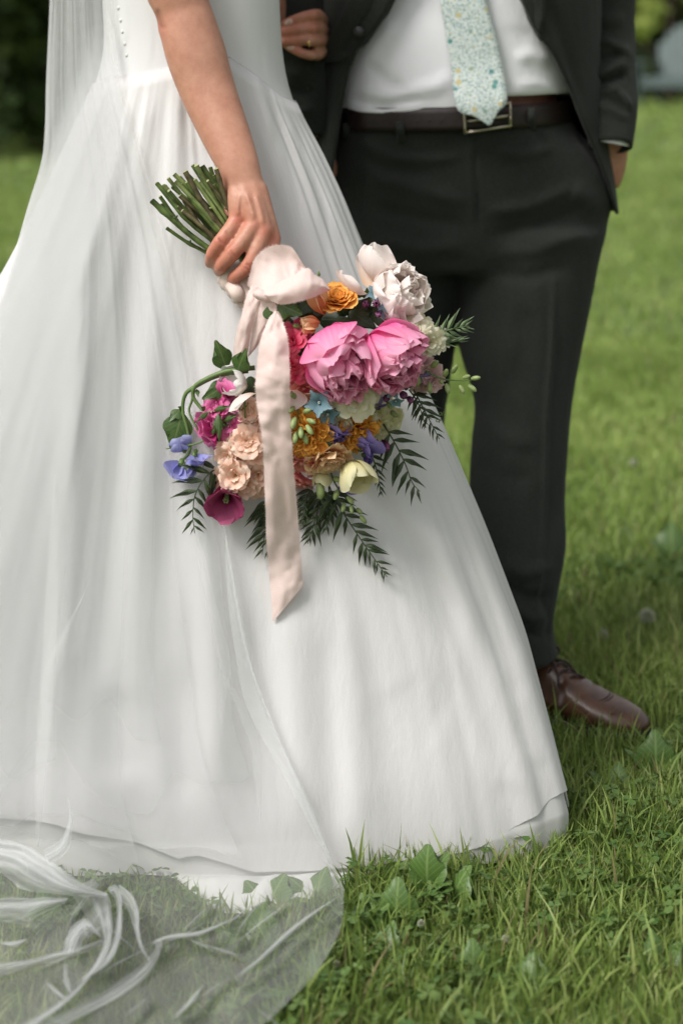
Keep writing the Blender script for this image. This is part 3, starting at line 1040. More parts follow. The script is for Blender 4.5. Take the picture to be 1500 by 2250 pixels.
# piping along the waist seam
M = Mesh()
sr = seam_row(XN)
M.tube(dress_point(TH[:88], sr[:88] - 2, 0.0022), .0019, 6)
part("waist_piping", M, MAT['crepe'], bride)
for (px, py) in [(255, -8), (262, 18), (267, 45), (271, 70), (276, 97), (280, 122)]:
    d = depth_on(DRESS_BVH, px, py, 2.5)
    M = Mesh()
    c = P(px, py, d + .0018)
    M.ball(c, .0034, 10, 7)
    part("covered_button", M, MAT['satin'], bride)
# gold ring on the far hand
M = Mesh()
an = np.linspace(0, 2 * math.pi, 25)
c = P(679, 90, 2.772)
ring = np.stack([c[0] + 0.003 * np.cos(an) * 0, c[1] + .0112 * np.sin(an), c[2] + .0112 * np.cos(an)], -1)
M.tube(ring, .0011, 6, caps=False)
M.ball(c + np.array((0, -.0118, -.003)), (.003, .003, .0042), 8, 6)
M.ball(c + np.array((.001, -.0112, -.0075)), (.002, .002, .002), 8, 6)
M.ball(c + np.array((.001, -.0112, .003)), (.002, .002, .002), 8, 6)
part("ring", M, MAT['gold'], bride)

# ------------------------------------------------------------------ bride: veil
def build_veil():
    Lb = np.array([(118, -420), (112, -150), (109, 0), (101, 180), (95, 330), (62, 450), (8, 630), (-120, 1000), (-260, 1500), (-330, 1800), (-350, 1920)], float)
    Rb = np.array([(262, -420), (255, -150), (250, 0), (272, 200), (310, 330), (370, 560), (430, 850), (492, 1150), (540, 1420), (600, 1590), (690, 1800), (756, 1955)], float)
    nr, nc = 150, 150
    L, R = resample(Lb, nr), resample(Rb, nr)
    G = np.zeros((nr, nc, 3))
    D = np.zeros((nr, nc))
    u = np.linspace(0, 1, nc)
    PX = L[:, None, 0] * (1 - u) + R[:, None, 0] * u
    PY = L[:, None, 1] * (1 - u) + R[:, None, 1] * u
    for i in range(nr):
        row = np.clip(PY[i].mean(), -420, 1830)
        yc = np.interp(row, DT[:, 0], DT[:, 3])
        for j in range(nc):
            d = depth_on(DRESS_BVH, PX[i, j], PY[i, j])
            D[i, j] = (yc + 0.01) if d is None else d
    for _ in range(5):                                     # cloth bridges the hollows it lies over
        Dp = np.pad(D, 2, mode='edge')
        D = np.minimum(D, sum(Dp[2 + a:2 + a + nr, 2 + b:2 + b + nc] for a in (-2, 0, 2) for b in (-2, 0, 2)) / 9)
    D -= 0.010
    # lengthwise gathers, tight above and opening out below
    v = np.linspace(0, 1, nr)[:, None]
    D -= (0.006 - 0.003 * v) * np.abs(fbm(u * 20 + 0 * v, v * 1.1 + 0 * u, 61, 2))
    D -= 0.004 * fbm(u * 9 + 0 * v, v * 2.0 + 0 * u, 62, 2)
    D = np.where(PY > 1500, np.minimum(D, F * (CAMZ - .054) / np.maximum(PY - HY, 1)), D)   # it leaves the gown just above the grass
    G[..., 0] = (PX - CX) * D / F
    G[..., 1] = D
    G[..., 2] = CAMZ + (HY - PY) * D / F
    # the part that lies on the grass, running towards the photographer
    Lg = np.array([(-350, 1920), (-380, 2000), (-420, 2150), (-480, 2420)], float)
    Rg = np.array([(756, 1955), (748, 2040), (700, 2130), (640, 2195), (560, 2270), (430, 2380)], float)
    ng = 70
    L, R = resample(Lg, ng), resample(Rg, ng)
    PXg = L[:, None, 0] * (1 - u) + R[:, None, 0] * u
    PYg = L[:, None, 1] * (1 - u) + R[:, None, 1] * u
    k = np.linspace(0, 1, ng)[:, None]
    z0 = G[-1, :, 2]
    z = 0.058 + 0.012 * fbm(PXg / 150, PYg / 75, 71, 2)
    for ln, w, a in GROUND_CREASES:
        z = z + .45 * a * poly_field(PXg, PYg, ln, w * 1.6)
    # edges sink into the grass
    z = z * (1 - 0.12 * smooth01((u - 0.93) / 0.07))
    z = z0 * (1 - smooth01(k * 11)) + z * smooth01(k * 11)
    dd = F * (CAMZ - z) / (PYg - HY)
    Gg = np.stack([(PXg - CX) * dd / F, dd, z], -1)
    M = Mesh()
    M.grid(np.concatenate([G, Gg[1:]]))
    return M, G


GROUND_CREASES = [
    ([(325, 2075), (373, 2059), (443, 2049), (528, 2011)], 5, .022),
    ([(512, 2150), (565, 2113), (629, 2054), (683, 2011), (745, 1968)], 6, .024),
    ([(380, 2240), (420, 2200), (450, 2160)], 6, .014),
    ([(100, 2155), (125, 2180), (155, 2200)], 5, .020),
    ([(0, 2072), (35, 2074), (62, 2063)], 6, .022),
]

_rw = random.Random(4)
WISPS = []
for _k in range(18):
    _x, _y = _rw.uniform(10, 640), _rw.uniform(1990, 2240)
    _a, _l = _rw.choice((_rw.uniform(-1.0, -.3), _rw.uniform(-1.0, -.3), _rw.uniform(.2, .9))), _rw.uniform(60, 150)
    WISPS.append(([(_x, _y), (_x + _l * .5 * math.cos(_a) + _rw.uniform(-7, 7), _y + _l * .5 * math.sin(_a) + _rw.uniform(-5, 5)), (_x + _l * math.cos(_a), _y + _l * math.sin(_a))], _rw.uniform(.2, .9), .004))

# bunched tulle: bands folded into several layers, each lying or standing on the grass
BANDS = [  # noqa  # edge A, edge B (image points), height A, height B, layers
    ([(-10, 1840), (60, 1860), (130, 1905), (190, 1945), (236, 1962)], [(-10, 1905), (25, 1935), (60, 1955), (130, 1966), (232, 1975)], .10, .06, 2),
    ([(236, 1962), (246, 2000), (247, 2050), (236, 2092), (196, 2150), (150, 2200), (70, 2262)], [(160, 1968), (196, 2020), (218, 2050), (224, 2085), (180, 2160), (120, 2210), (30, 2262)], .075, .045, 2),
    ([(-10, 2119), (60, 2108), (125, 2092), (170, 2082), (225, 2062)], [(-10, 2143), (60, 2130), (130, 2112), (180, 2096), (232, 2074)], .055, .035, 2),
    ([(-10, 1974), (50, 1973), (110, 1972), (150, 1973)], [(-10, 2022), (55, 2030), (80, 2010), (148, 1980)], .07, .05, 2),
    ([(141, 2092), (146, 2060), (165, 2028), (190, 2020), (216, 2046)], [(176, 2092), (182, 2070), (195, 2056), (208, 2052), (222, 2062)], .085, .055, 2),
    ([(237, 1950), (252, 1944), (266, 1962), (268, 2020), (262, 2068), (238, 2118), (168, 2160)], [(246, 1968), (254, 1980), (256, 2010), (252, 2050), (240, 2082), (214, 2118), (170, 2160)], .085, .06, 2),
    ([(262, 1944), (290, 1965), (305, 2000), (306, 2040), (314, 2080), (332, 2112)], [(266, 1985), (282, 2005), (292, 2030), (300, 2060), (312, 2090), (331, 2114)], .09, .065, 1),
    ([(352, 2060), (356, 2080), (340, 2120), (300, 2166), (230, 2210), (110, 2268)], [(340, 2066), (341, 2085), (318, 2112), (270, 2150), (205, 2192), (60, 2262)], .06, .04, 2),
    ([(170, 1962), (200, 1955), (218, 1946)], [(150, 1955), (185, 1940), (206, 1930)], .08, .075, 1),
    ([(150, 1752), (152, 1800), (130, 1850), (95, 1870)], [(156, 1760), (160, 1810), (150, 1868), (110, 1900)], .16, .12, 2),
    ([(140, 2120), (142, 2160), (158, 2188)], [(148, 2118), (152, 2150), (160, 2186)], .05, .04, 1),
]


def build_bands(M):
    rw = random.Random(21)
    for bi, (A, B, za, zb, layers) in enumerate(BANDS):
        n = 34
        a, b = resample(np.array(A, float), n), resample(np.array(B, float), n)
        ii = np.linspace(0, 1, n)
        wid = np.hypot(*(b - a).T)

        def at(p, z):
            d = F * (CAMZ - z) / (p[:, 1] - HY)
            return np.stack([(p[:, 0] - CX) * d / F, d, z + 0 * d], -1)
        for q in range(1 + layers):
            nc = 17
            G = np.zeros((n, nc, 3))
            e0, e1 = (0, 1) if q == 0 else (rw.uniform(0, .25), rw.uniform(.35, .8))
            for c, t in enumerate(np.linspace(0, 1, nc)):
                tt = (e0 + (e1 - e0) * t) + .10 * fbm(ii * 5 + bi, t * 1.5 + q * 4 + 0 * ii, 83, 2)
                p = a * (1 - tt[:, None]) + b * tt[:, None]
                z = za * (1 - tt) + zb * tt - q * 0.005 + 0.007 * math.sin(t * math.pi)
                z = z + .0045 * np.sin(tt * 17 + 3 * fbm(ii * 3, 0 * ii + bi, 84, 2)) * np.minimum(1, wid / 20)
                G[:, c] = at(p, z)
            M.grid(G, mi=1)
        # thin pinched gathers running along the band and drifting off it
        for q in range(5 if wid.max() > 22 else 2):
            t0, t1 = rw.uniform(-.25, 1.25), rw.uniform(-.25, 1.25)
            s0, s1 = sorted((rw.uniform(0, .7), rw.uniform(.3, 1)))
            if s1 - s0 < .2:
                continue
            si = s0 + (s1 - s0) * np.linspace(0, 1, 24)
            tt = t0 + (t1 - t0) * np.linspace(0, 1, 24) + .08 * vnoise(si * 7, 0 * si + q, 85)
            pa = np.stack([np.interp(si, ii, a[:, k]) * (1 - tt) + np.interp(si, ii, b[:, k]) * tt for k in (0, 1)], -1)
            z = max(za, zb) + .008
            hw = rw.uniform(.7, 1.9) * np.sin(np.pi * (np.arange(24) + .5) / 24) ** .8
            nr_ = np.gradient(pa, axis=0)
            nr_ = np.stack([-nr_[:, 1], nr_[:, 0]], -1) / (np.linalg.norm(nr_, axis=1)[:, None] + 1e-6)
            M.grid(np.stack([at(pa - nr_ * hw[:, None], z), at(pa, z + .004), at(pa + nr_ * hw[:, None], z)], 1), mi=1)


def build_wisps(M):
    """Pinched creases in the tulle: narrow doubled strips."""
    for ln, w, a in GROUND_CREASES + WISPS:
        n = 22
        c = resample(np.array(ln, float), n)
        for q in range(2):
            G = np.zeros((n, 4, 3))
            for i in range(n):
                ww = (1.2 + w * .95) * math.sin(math.pi * (i + .5) / n) ** 1.3 * (1 - .35 * q)
                for j in range(4):
                    py = c[i, 1] + (j / 3 - .5) * 2 * ww
                    z = .074 + a * .6 - .010 * abs(j / 3 - .5) * 2 - .002 * q
                    d = F * (CAMZ - z) / (py - HY)
                    G[i, j] = ((c[i, 0] - CX) * d / F, d, z)
            M.grid(G, mi=1)


VEIL, VG = build_veil()
build_wisps(VEIL)
build_bands(VEIL)
# further layers of the gathered veil behind the outermost one, each ending at its own edge
nrv, ncv = VG.shape[:2]
for q, (u1, r1, off) in enumerate([(.80, 1., .006), (.93, .93, .010), (.60, .97, .014), (.70, .84, .018), (.45, .90, .022)]):
    cols = np.linspace(0, u1 * (ncv - 1), 110)
    rws = np.linspace(0, r1 * (nrv - 1), 100)
    Gq = np.zeros((100, 110, 3))
    for a_, r_ in enumerate(rws):
        # each layer's lower edge dips and rises along its width
        rv = r_ * (1 - .10 * np.clip(.5 + fbm(np.arange(ncv) / 22.0, np.full(ncv, q * 3.1), 97 + q, 2), 0, 1) * (r_ / rws[-1]) ** 3)
        i0 = np.minimum(rv.astype(int), nrv - 2)
        fr = (rv - i0)[:, None]
        ja = np.arange(ncv)
        rowp = VG[i0, ja] * (1 - fr) + VG[i0 + 1, ja] * fr
        wob = (9.0 * fbm(np.array([r_ * .03]), np.array([q * 5.0]), 90 + q, 2)[0])
        cc = np.clip(cols + wob * cols / cols[-1], 0, ncv - 1.001)
        j0 = cc.astype(int)
        fj = (cc - j0)[:, None]
        Gq[a_] = rowp[j0] * (1 - fj) + rowp[j0 + 1] * fj
    uu_, vv_ = np.meshgrid(np.linspace(0, 1, 110), np.linspace(0, 1, 100))
    Gq[..., 1] += off * .6 + .006 * fbm(uu_ * 12, vv_ * 1.5, 95 + q, 2)
    qx, qy = proj(Gq)
    for a_ in range(0, 100):
        for b_ in range(0, 110):
            dd_ = depth_on(DRESS_BVH, qx[a_, b_], qy[a_, b_])
            if dd_ is not None:
                Gq[a_, b_, 1] = min(Gq[a_, b_, 1], dd_ - .005)
    for _ in range(3):
        Gp = np.pad(Gq[..., 1], 1, mode='edge')
        Gq[..., 1] = np.minimum(Gq[..., 1], (Gp[:-2, 1:-1] + Gp[2:, 1:-1] + Gp[1:-1, :-2] + Gp[1:-1, 2:]) / 4)
    VEIL.grid(Gq)
# the raw cut edge, slightly denser than the net itself
ev_ = VG[int(.62 * len(VG)):, -1]
nx = np.stack([ev_ - np.array((.0022, 0, 0)), ev_ + np.array((.0006, -.0008, 0))], 1)
VEIL.grid(nx, mi=1)
VEIL.grid(nx + np.array((-.0002, -.0009, 0)), mi=1)
# folded edges of the upper veil: doubled strips lying on the skirt
for line, w, side in [
        ([(430, 1165), (440, 1250), (462, 1370), (484, 1465), (481, 1520), (486, 1600)], 26, 1),
        ([(500, 1180), (520, 1300), (545, 1420), (575, 1550), (640, 1680), (700, 1810), (752, 1952)], 34, -1),
        ([(483, 1470), (505, 1520), (530, 1580), (552, 1650), (560, 1720), (572, 1800)], 22, 1),
        ([(120, 1040), (105, 1250), (90, 1500), (78, 1700), (82, 1860)], 30, 1),
        ([(195, 1290), (150, 1400), (112, 1480), (100, 1600)], 18, -1),
        ([(260, 40), (255, 110), (268, 170)], 14, -1),
        ([(232, 20), (240, 90), (262, 165)], 16, 1),
        ([(122, 0), (112, 120), (100, 260), (95, 330)], 16, 1)]:
    c = resample(np.array(line, float), 24)
    G = np.zeros((24, 5, 3))
    for i in range(24):
        ws = w * math.sin(math.pi * (i + .4) / 24) ** .8
        for j in range(5):
            px, py = c[i, 0] + side * ws * j / 4, c[i, 1]
            d = depth_on(DRESS_BVH, px, py)
            if d is None:
                d = np.interp(np.clip(py, -420, 1830), DT[:, 0], DT[:, 3])
            G[i, j] = P(px, py, d - 0.027 - 0.003 * math.sin(j * .8))
    for _ in range(3):
        Gp = np.pad(G[..., 1], 1, mode='edge')
        sm = (Gp[:-2, 1:-1] + Gp[2:, 1:-1] + Gp[1:-1, :-2] + Gp[1:-1, 2:]) / 4
        s = sm / G[..., 1]
        G[..., 0] *= s
        G[..., 2] = CAMZ + (G[..., 2] - CAMZ) * s
        G[..., 1] = sm
    VEIL.grid(G, mi=1 if side == -1 and w == 34 else 0)
veil = part("veil", VEIL, [MAT['tulle'], MAT['tullefold']], bride, label="long sheer tulle veil trailing over the skirt onto the grass")

# ------------------------------------------------------------------ groom
GX, GY = 0.195, 2.93                                       # torso axis


def X_at(px, d):
    return (px - CX) * d / F


def z_row(row, d=GY):
    return CAMZ + (HY - row) * d / F


def ring_pt(al, xc, yc, rx, ryf, ryb, z):
    """al: angle from the front, positive to the viewer's right, going all the way round."""
    ry = np.where(np.cos(al) > 0, ryf, ryb)
    return np.stack([xc + rx * np.sin(al), yc - ry * np.cos(al), np.broadcast_to(z, np.shape(al))], -1)


def build_groom_body():
    A = Mesh()
    A.tube([np.array((GX, GY, z)) for z in (0.78, 0.9, 1.0, 1.15, 1.3, 1.42, 1.48)],
           [(.16, .105), (.17, .115), (.175, .125), (.18, .12), (.19, .115), (.17, .09), (.06, .055)], 22)
    A.tube([(GX, GY + .01, 1.45), (GX, GY, 1.56)], [.058, .056], 14)
    # viewer's right: arm down into the pocket
    A.tube(resample([P(1240, -370, 2.94), P(1300, -160, 2.96), P(1336, 30, 2.97), P(1344, 160, 2.93), P(1344, 300, 2.90)], 14), np.linspace(.052, .034, 14), 16)
    A.tube(resample([P(1344, 290, 2.90), P(1338, 350, 2.91), P(1318, 400, 2.915)], 6), [(.031, .024), (.030, .022), (.030, .021), (.032, .021), (.034, .021), (.034, .019)], 16)
    for k in range(4):
        x = 1338 - k * 17
        A.tube(resample([P(x - 14, 395, 2.915), P(x - 24, 440, 2.915), P(x - 34, 478, 2.915), P(x - 44, 500, 2.915)], 8), np.linspace(.0105, .0075, 8), 10)
    A.tube(resample([P(1305, 360, 2.90), P(1282, 390, 2.89), P(1268, 425, 2.885)], 6), np.linspace(.0125, .009, 6), 10)
    # viewer's left: arm the bride holds, hand behind her skirt
    A.tube(resample([P(735, -370, 2.94), P(680, -160, 2.95), P(648, 40, 2.87), P(650, 170, 2.86), P(678, 300, 2.87)], 14), np.linspace(.050, .030, 14), 16)
    A.tube(resample([P(676, 290, 2.87), P(690, 340, 2.875), P(700, 390, 2.88)], 6), [(.030, .022), (.030, .021), (.031, .02), (.034, .02), (.036, .02), (.034, .018)], 16)
    for k in range(4):
        x = 722 - k * 15
        A.tube(resample([P(x, 385, 2.88), P(x + 4, 430, 2.875), P(x + 3, 465, 2.87), P(x - 4, 492, 2.87)], 8), np.linspace(.0105, .0075, 8), 10)
    A.tube(resample([P(672, 350, 2.865), P(662, 390, 2.855), P(668, 425, 2.85)], 6), np.linspace(.012, .009, 6), 10)
    # hidden legs and feet
    for path in ([(1150, 480, 2.92), (1152, 900, 2.89), (1138, 1200, 2.83), (1140, 1460, 2.81), (1140, 1520, 2.81)], [(860, 480, 2.95), (870, 900, 2.98), (875, 1200, 2.98), (872, 1420, 2.98), (872, 1470, 2.98)]):
        A.tube(resample(pts_of(path), 14), np.interp(np.linspace(0, 1, 14), [0, .5, .8, 1], [.070, .048, .040, .036]), 14)
    V, Fs = remeshed(A, 0.0045, 5)
    col = np.tile(SKIN * np.array((.86, .84, .84)), (len(V), 1))
    M = Mesh()
    M.add(V, Fs, None, np.concatenate([col, np.ones((len(V), 1))], 1))
    return M


ROOT_G = np.array((GX, 2.86, 0.0))
GB = build_groom_body()
groom = link("person", GB.data("groom_body", MAT['skin'], True, ROOT_G), None, ROOT_G)
tag(groom, "groom in dark charcoal suit and floral tie standing with one hand in his pocket", "person")

# ---- shirt
M = Mesh()
al = np.linspace(0, 2 * math.pi, 140, endpoint=False)
nr = 70
G = np.zeros((nr, 140, 3))
xx = GX + .215 * np.sin(al)
bot = np.interp(xx * F / 2.79 + CX, [700, 760, 830, 890, 960, 1010, 1060, 1110, 1180, 1240, 1300], [268, 266, 270, 268, 256, 243, 230, 217, 215, 212, 210])
bot = np.where(np.cos(al) < 0, 235, bot)
for i, t in enumerate(np.linspace(0, 1, nr)):
    row = -430 + (bot + 430) * min(1, t * 1.02)
    bulge = np.interp(row, [-430, -100, 60, 180, 240, 262, 275], [.128, .145, .160, .166, .163, .155, .147])
    rx = np.interp(row, [-430, -100, 100, 275], [.185, .20, .212, .212])
    z = z_row(row, 2.79)
    p = ring_pt(al, GX, GY, rx, bulge, .12, z)
    if t > 0.985:
        p = ring_pt(al, GX, GY, rx - .010, bulge - .014, .11, z + .004)
    G[i] = p
G[..., 1] -= .003 * fbm(G[..., 0] * 22, G[..., 2] * 10, 7, 2) * smooth01(np.cos(al) * 3)
G = fold(G, [([(770, 190), (850, 215), (960, 190), (1000, 150)], 16, .007), ([(750, 235), (850, 250), (950, 232)], 10, .006),
             ([(800, 130), (850, 180), (900, 205)], 12, -.005), ([(870, 40), (820, 110), (800, 160)], 16, .005),
             ([(1125, 130), (1170, 120), (1210, 140)], 14, .006), ([(1110, 60), (1150, 80), (1165, 60)], 14, -.002),
             ([(1120, 190), (1180, 185), (1230, 195)], 9, .004), ([(760, 215), (840, 232), (930, 214)], 7, -.005),
             ([(1200, 195), (1222, 207), (1238, 203)], 5, .004)], smooth01(np.cos(al) * 3)[None, :])
M.grid(G, closed=True)
SHIRT = M
part("shirt", M, MAT['shirt'], groom)
SHIRT_BVH = bvh_of(SHIRT)

# ---- tie
M = Mesh()
L = resample([(973, -420), (970, -200), (965, -20), (976, 60), (990, 150), (1003, 238), (1040, 256), (1073, 274)], 60)
R = resample([(1012, -420), (1030, -200), (1062, -20), (1078, 40), (1096, 110), (1113, 214), (1094, 246), (1075, 275)], 60)
n = 60
G = np.zeros((n, 9, 3))
prev = None
for i in range(n):
    for j, t in enumerate(np.linspace(0, 1, 9)):
        px, py = L[i] * (1 - t) + R[i] * t
        d = depth_on(SHIRT_BVH, px, min(py, 200), 2.77)
        G[i, j] = P(px, py, min(d, 2.772 + max(0, -py) * 1e-4) - .007 - .003 * math.sin(math.pi * t) - .020 * float(smooth01((py - 150) / 80)))
for _ in range(6):
    D = G[..., 1].copy()
    Dp = np.pad(D, 1, mode='edge')
    D = (Dp[:-2, 1:-1] + Dp[2:, 1:-1] + Dp[1:-1, :-2] + Dp[1:-1, 2:]) / 4
    s = D / G[..., 1]
    G[..., 0] *= s
    G[..., 2] = CAMZ + (G[..., 2] - CAMZ) * s
    G[..., 1] = D
M.grid(G)
tie = part("necktie", M, MAT['tie'], groom, label="pale blue and green floral tie")
sm = tie.modifiers.new("thickness", 'SOLIDIFY')
sm.thickness = .005
sm.offset = 0


# ---- trousers
def leg_shape(M, tab, thick):
    n = 36
    t = resample(np.array(tab, float), n)
    th = np.interp(np.linspace(0, 1, n), np.linspace(0, 1, len(thick)), thick)
    G = np.zeros((n, 40, 3))
    a = np.linspace(0, 2 * math.pi, 40, endpoint=False)
    for i in range(n):
        py, l, r, d = t[i]
        xl, xr = X_at(l, d), X_at(r, d)
        c, s = np.cos(a), np.sin(a)
        f = np.sign(s) * np.abs(s) ** 0.85
        G[i] = np.stack([(xl + xr) / 2 + (xr - xl) / 2 * c, d - th[i] * f - .012 * np.maximum(s, 0) ** 6, np.full(40, z_row(py, d))], -1)
    M.grid(G, closed=True, capa=True, capb=True)


A = Mesh()
n = 30
G = np.zeros((n, 48, 3))
a = np.linspace(0, 2 * math.pi, 48, endpoint=False)
PT = np.array([(238, 742, 1244, .150, .13), (262, 738, 1250, .152, .135), (300, 730, 1272, .150, .14), (340, 722, 1318, .140, .14), (400, 716, 1350, .134, .145), (440, 714, 1352, .130, .145), (490, 712, 1338, .122, .145), (560, 716, 1316, .112, .13), (610, 722, 1304, .10, .11)], float)
for i, row in enumerate(np.linspace(238, 610, n)):
    l, r = np.interp(row, PT[:, 0], PT[:, 1]), np.interp(row, PT[:, 0], PT[:, 2])
    rf, rb = np.interp(row, PT[:, 0], PT[:, 3]), np.interp(row, PT[:, 0], PT[:, 4])
    d = GY - .005
    xl, xr = X_at(l, d), X_at(r, d)
    G[i] = ring_pt(a, (xl + xr) / 2, d, (xr - xl) / 2, rf, rb, z_row(row, 2.80))
A.grid(G, closed=True, capa=True, capb=True)
leg_shape(A, [(500, 985, 1334, 2.92), (560, 995, 1317, 2.92), (640, 1004, 1302, 2.915), (760, 1006, 1278, 2.90), (880, 1041, 1256, 2.88), (980, 1034, 1247, 2.86), (1100, 1029, 1240, 2.84), (1200, 1034, 1243, 2.82), (1310, 1048, 1222, 2.80), (1380, 1056, 1213, 2.79), (1440, 1060, 1229, 2.79)],
          [.105, .10, .095, .088, .080, .076, .072, .07, .07, .072, .078])
leg_shape(A, [(500, 714, 1012, 2.95), (560, 718, 1010, 2.95), (640, 726, 1008, 2.95), (760, 750, 1000, 2.965), (850, 768, 986, 2.975), (940, 780, 975, 2.98), (1100, 790, 965, 2.985), (1300, 796, 955, 2.985), (1400, 800, 950, 2.985)],
          [.105, .10, .095, .088, .080, .076, .072, .07, .076])
V, Fs = remeshed(A, 0.0055, 34)
front = smooth01((2.93 - V[:, 1]) / .05)
V = fold(V, [(l_, w_, a_ * .85) for l_, w_, a_ in [([(1036, 292), (1046, 400), (1050, 520)], 4, -.006), ([(1026, 292), (1036, 400), (1041, 500)], 7, .004),
             ([(1052, 470), (1160, 455), (1290, 400)], 16, .007), ([(1058, 520), (1180, 500), (1310, 440)], 15, -.006), ([(1062, 560), (1180, 550), (1300, 500)], 18, .007),
             ([(1068, 600), (1160, 610), (1260, 580)], 16, -.006), ([(1040, 450), (930, 420), (790, 380)], 18, .007), ([(1040, 500), (920, 480), (790, 450)], 18, -.006),
             ([(1040, 540), (920, 550), (800, 520)], 20, .007), ([(1000, 600), (930, 650), (860, 670)], 18, -.006),
             ([(780, 300), (850, 345), (950, 352), (1030, 340)], 12, .006), ([(770, 330), (850, 375), (960, 385)], 12, -.005), ([(1070, 330), (1150, 340), (1230, 320)], 12, .005),
             ([(1150, 660), (1150, 760), (1130, 880)], 26, -.006), ([(1218, 560), (1212, 760), (1200, 900), (1196, 1060), (1190, 1200), (1170, 1420)], 6, .010),
             ([(1040, 900), (1100, 960), (1190, 980)], 20, .006), ([(1035, 1000), (1100, 1050), (1180, 1060)], 24, -.006),
             ([(1090, 1230), (1150, 1260), (1225, 1240)], 16, .008), ([(1100, 1280), (1160, 1320), (1220, 1300)], 14, -.010), ([(1110, 1330), (1170, 1360), (1215, 1345)], 14, .010),
             ([(1120, 1385), (1180, 1400), (1215, 1385)], 10, -.007), ([(1180, 1300), (1205, 1360), (1200, 1420)], 8, -.007),
             ([(1248, 250), (1275, 310), (1318, 370), (1338, 410)], 5, -.010), ([(1236, 262), (1262, 318), (1306, 384), (1326, 420)], 6, .004),
             ([(1250, 420), (1290, 440), (1310, 470)], 24, .008)]], front)
V[:, 1] -= .0025 * fbm(V[:, 0] * 18, V[:, 2] * 12, 91, 2) * front
M = Mesh()
M.add(V, Fs)
TROUSERS = M
trousers = part("trousers", M, MAT['trousers'], groom)
TR_BVH = bvh_of(TROUSERS)

# belt loops, belt, buckle
M = Mesh()
al = np.linspace(0, 2 * math.pi, 120, endpoint=False)
G = np.zeros((6, 120, 3))
for i, (dz, o) in enumerate([(0.020, 0.0), (0.0205, .0035), (0.010, .0045), (-.010, .0045), (-.0185, .0035), (-.018, 0.0)]):
    zc = z_row(262, 2.78) + .012 * (1 - np.cos(al)) * 0.55 + .006 * np.sin(al) + dz
    G[i] = ring_pt(al, .190, GY - .005, .2005 + o, .156 + o, .14 + o, 0.0)
    G[i, :, 2] = zc
M.grid(G, closed=True)
belt = part("belt", M, MAT['belt'], groom)
BELT_BVH = bvh_of(M)


def on(bvh, px, py, off, default=2.77):
    return P(px, py, depth_on(bvh, px, py, default) - off)


M = Mesh()
corners = [(1019, 243), (1120, 226), (1121, 276), (1021, 292)]
db = min(depth_on(BELT_BVH, x, y, 2.78) for x, y in [(1040, 262), (1100, 256)]) - .006
for k in range(4):
    a, b = corners[k], corners[(k + 1) % 4]
    da, d2 = db + .0001 * (a[0] - 1020) * 0.4, db + .0001 * (b[0] - 1020) * 0.4
    M.tube(resample([P(*a, da), P(*b, d2)], 5), .0026 if k != 1 else .0024, 8)
for c in corners:
    M.ball(P(*c, db + .0001 * (c[0] - 1020) * 0.4), .0026, 8, 6)
buckle = part("buckle", M, MAT['brass'], belt)
M = Mesh()
M.tube(resample([P(1022, 268, db + .002), P(1060, 262, db - .002), P(1119, 254, db)], 6), .0028, 6)
part("buckle_prong", M, MAT['brass'], buckle if False else belt)
M = Mesh()
for (px, py) in [(1108, 220), (1112, 280)]:
    pass
M.tube(resample([on(BELT_BVH, 1118, 224, .004), on(BELT_BVH, 1121, 250, .006), on(BELT_BVH, 1119, 278, .004)], 6), [(.0045, .002)] * 6, 8)
part("belt_keeper", M, MAT['brass'], belt)
for (a, b, w) in [((879, 262), (881, 312), .0065), ((1166, 232), (1168, 284), .006), ((760, 266), (762, 300), .006)]:
    M = Mesh()
    p = [on(BELT_BVH, a[0], a[1] + 6, .002), on(BELT_BVH, a[0], (a[1] + b[1]) / 2, .006), on(TR_BVH, b[0], b[1], .001)]
    p[1][1] = min(p[0][1], p[1][1], p[2][1]) - .003
    M.tube(resample(p, 9), [(w, .0022)] * 9, 8)
    part("belt_loop", M, MAT['trousers'], trousers)
for k in range(4):
    M = Mesh()
    c = on(BELT_BVH, 915 + 28 * k, 266 - k * 1.0, .0002)
    M.ball(c, (.0022, .0012, .0022), 8, 5)
    part("belt_hole", M, MAT['sole'], belt)
# dark waistband between belt and trousers
# ---- jacket: one shell from the right front edge round the back to the left front edge
rows = np.concatenate([np.linspace(-430, 330, 64), np.linspace(338, 475, 16)])
Le = np.array([(-430, 985), (-200, 945), (-60, 890), (0, 862), (30, 848), (70, 822), (110, 786), (150, 770), (180, 762), (250, 750), (330, 738), (370, 733), (400, 726), (475, 700)], float)
Re = np.array([(-430, 1015), (-200, 1075), (-60, 1118), (0, 1134), (60, 1160), (120, 1204), (190, 1242), (250, 1266), (330, 1305), (400, 1338), (475, 1366)], float)
RX = np.array([(-430, .215), (-200, .238), (0, .246), (150, .244), (300, .256), (400, .268), (475, .275)], float)
G = np.zeros((len(rows), 130, 3))
for i, row in enumerate(rows):
    rx = np.interp(row, RX[:, 0], RX[:, 1])
    xc = GX
    lf, rf = np.interp(row, Le[:, 0], Le[:, 1]), np.interp(row, Re[:, 0], Re[:, 1])
    rowl = min(row, 402 - 0)                               # the left front panel ends in a rounded corner
    aL = math.asin(np.clip((X_at(lf, 2.80) - xc) / rx, -.999, .999))
    aR = math.asin(np.clip((X_at(rf, 2.82) - xc) / rx, -.999, .999))
    a = np.linspace(aR, 2 * math.pi + aL, 130)
    z = np.full(130, z_row(row, 2.85))
    G[i] = ring_pt(a, xc, GY, rx, .192, .16, z)
G[:, :, 1] -= .004 * fbm(G[..., 0] * 14, G[..., 2] * 9, 51, 2)
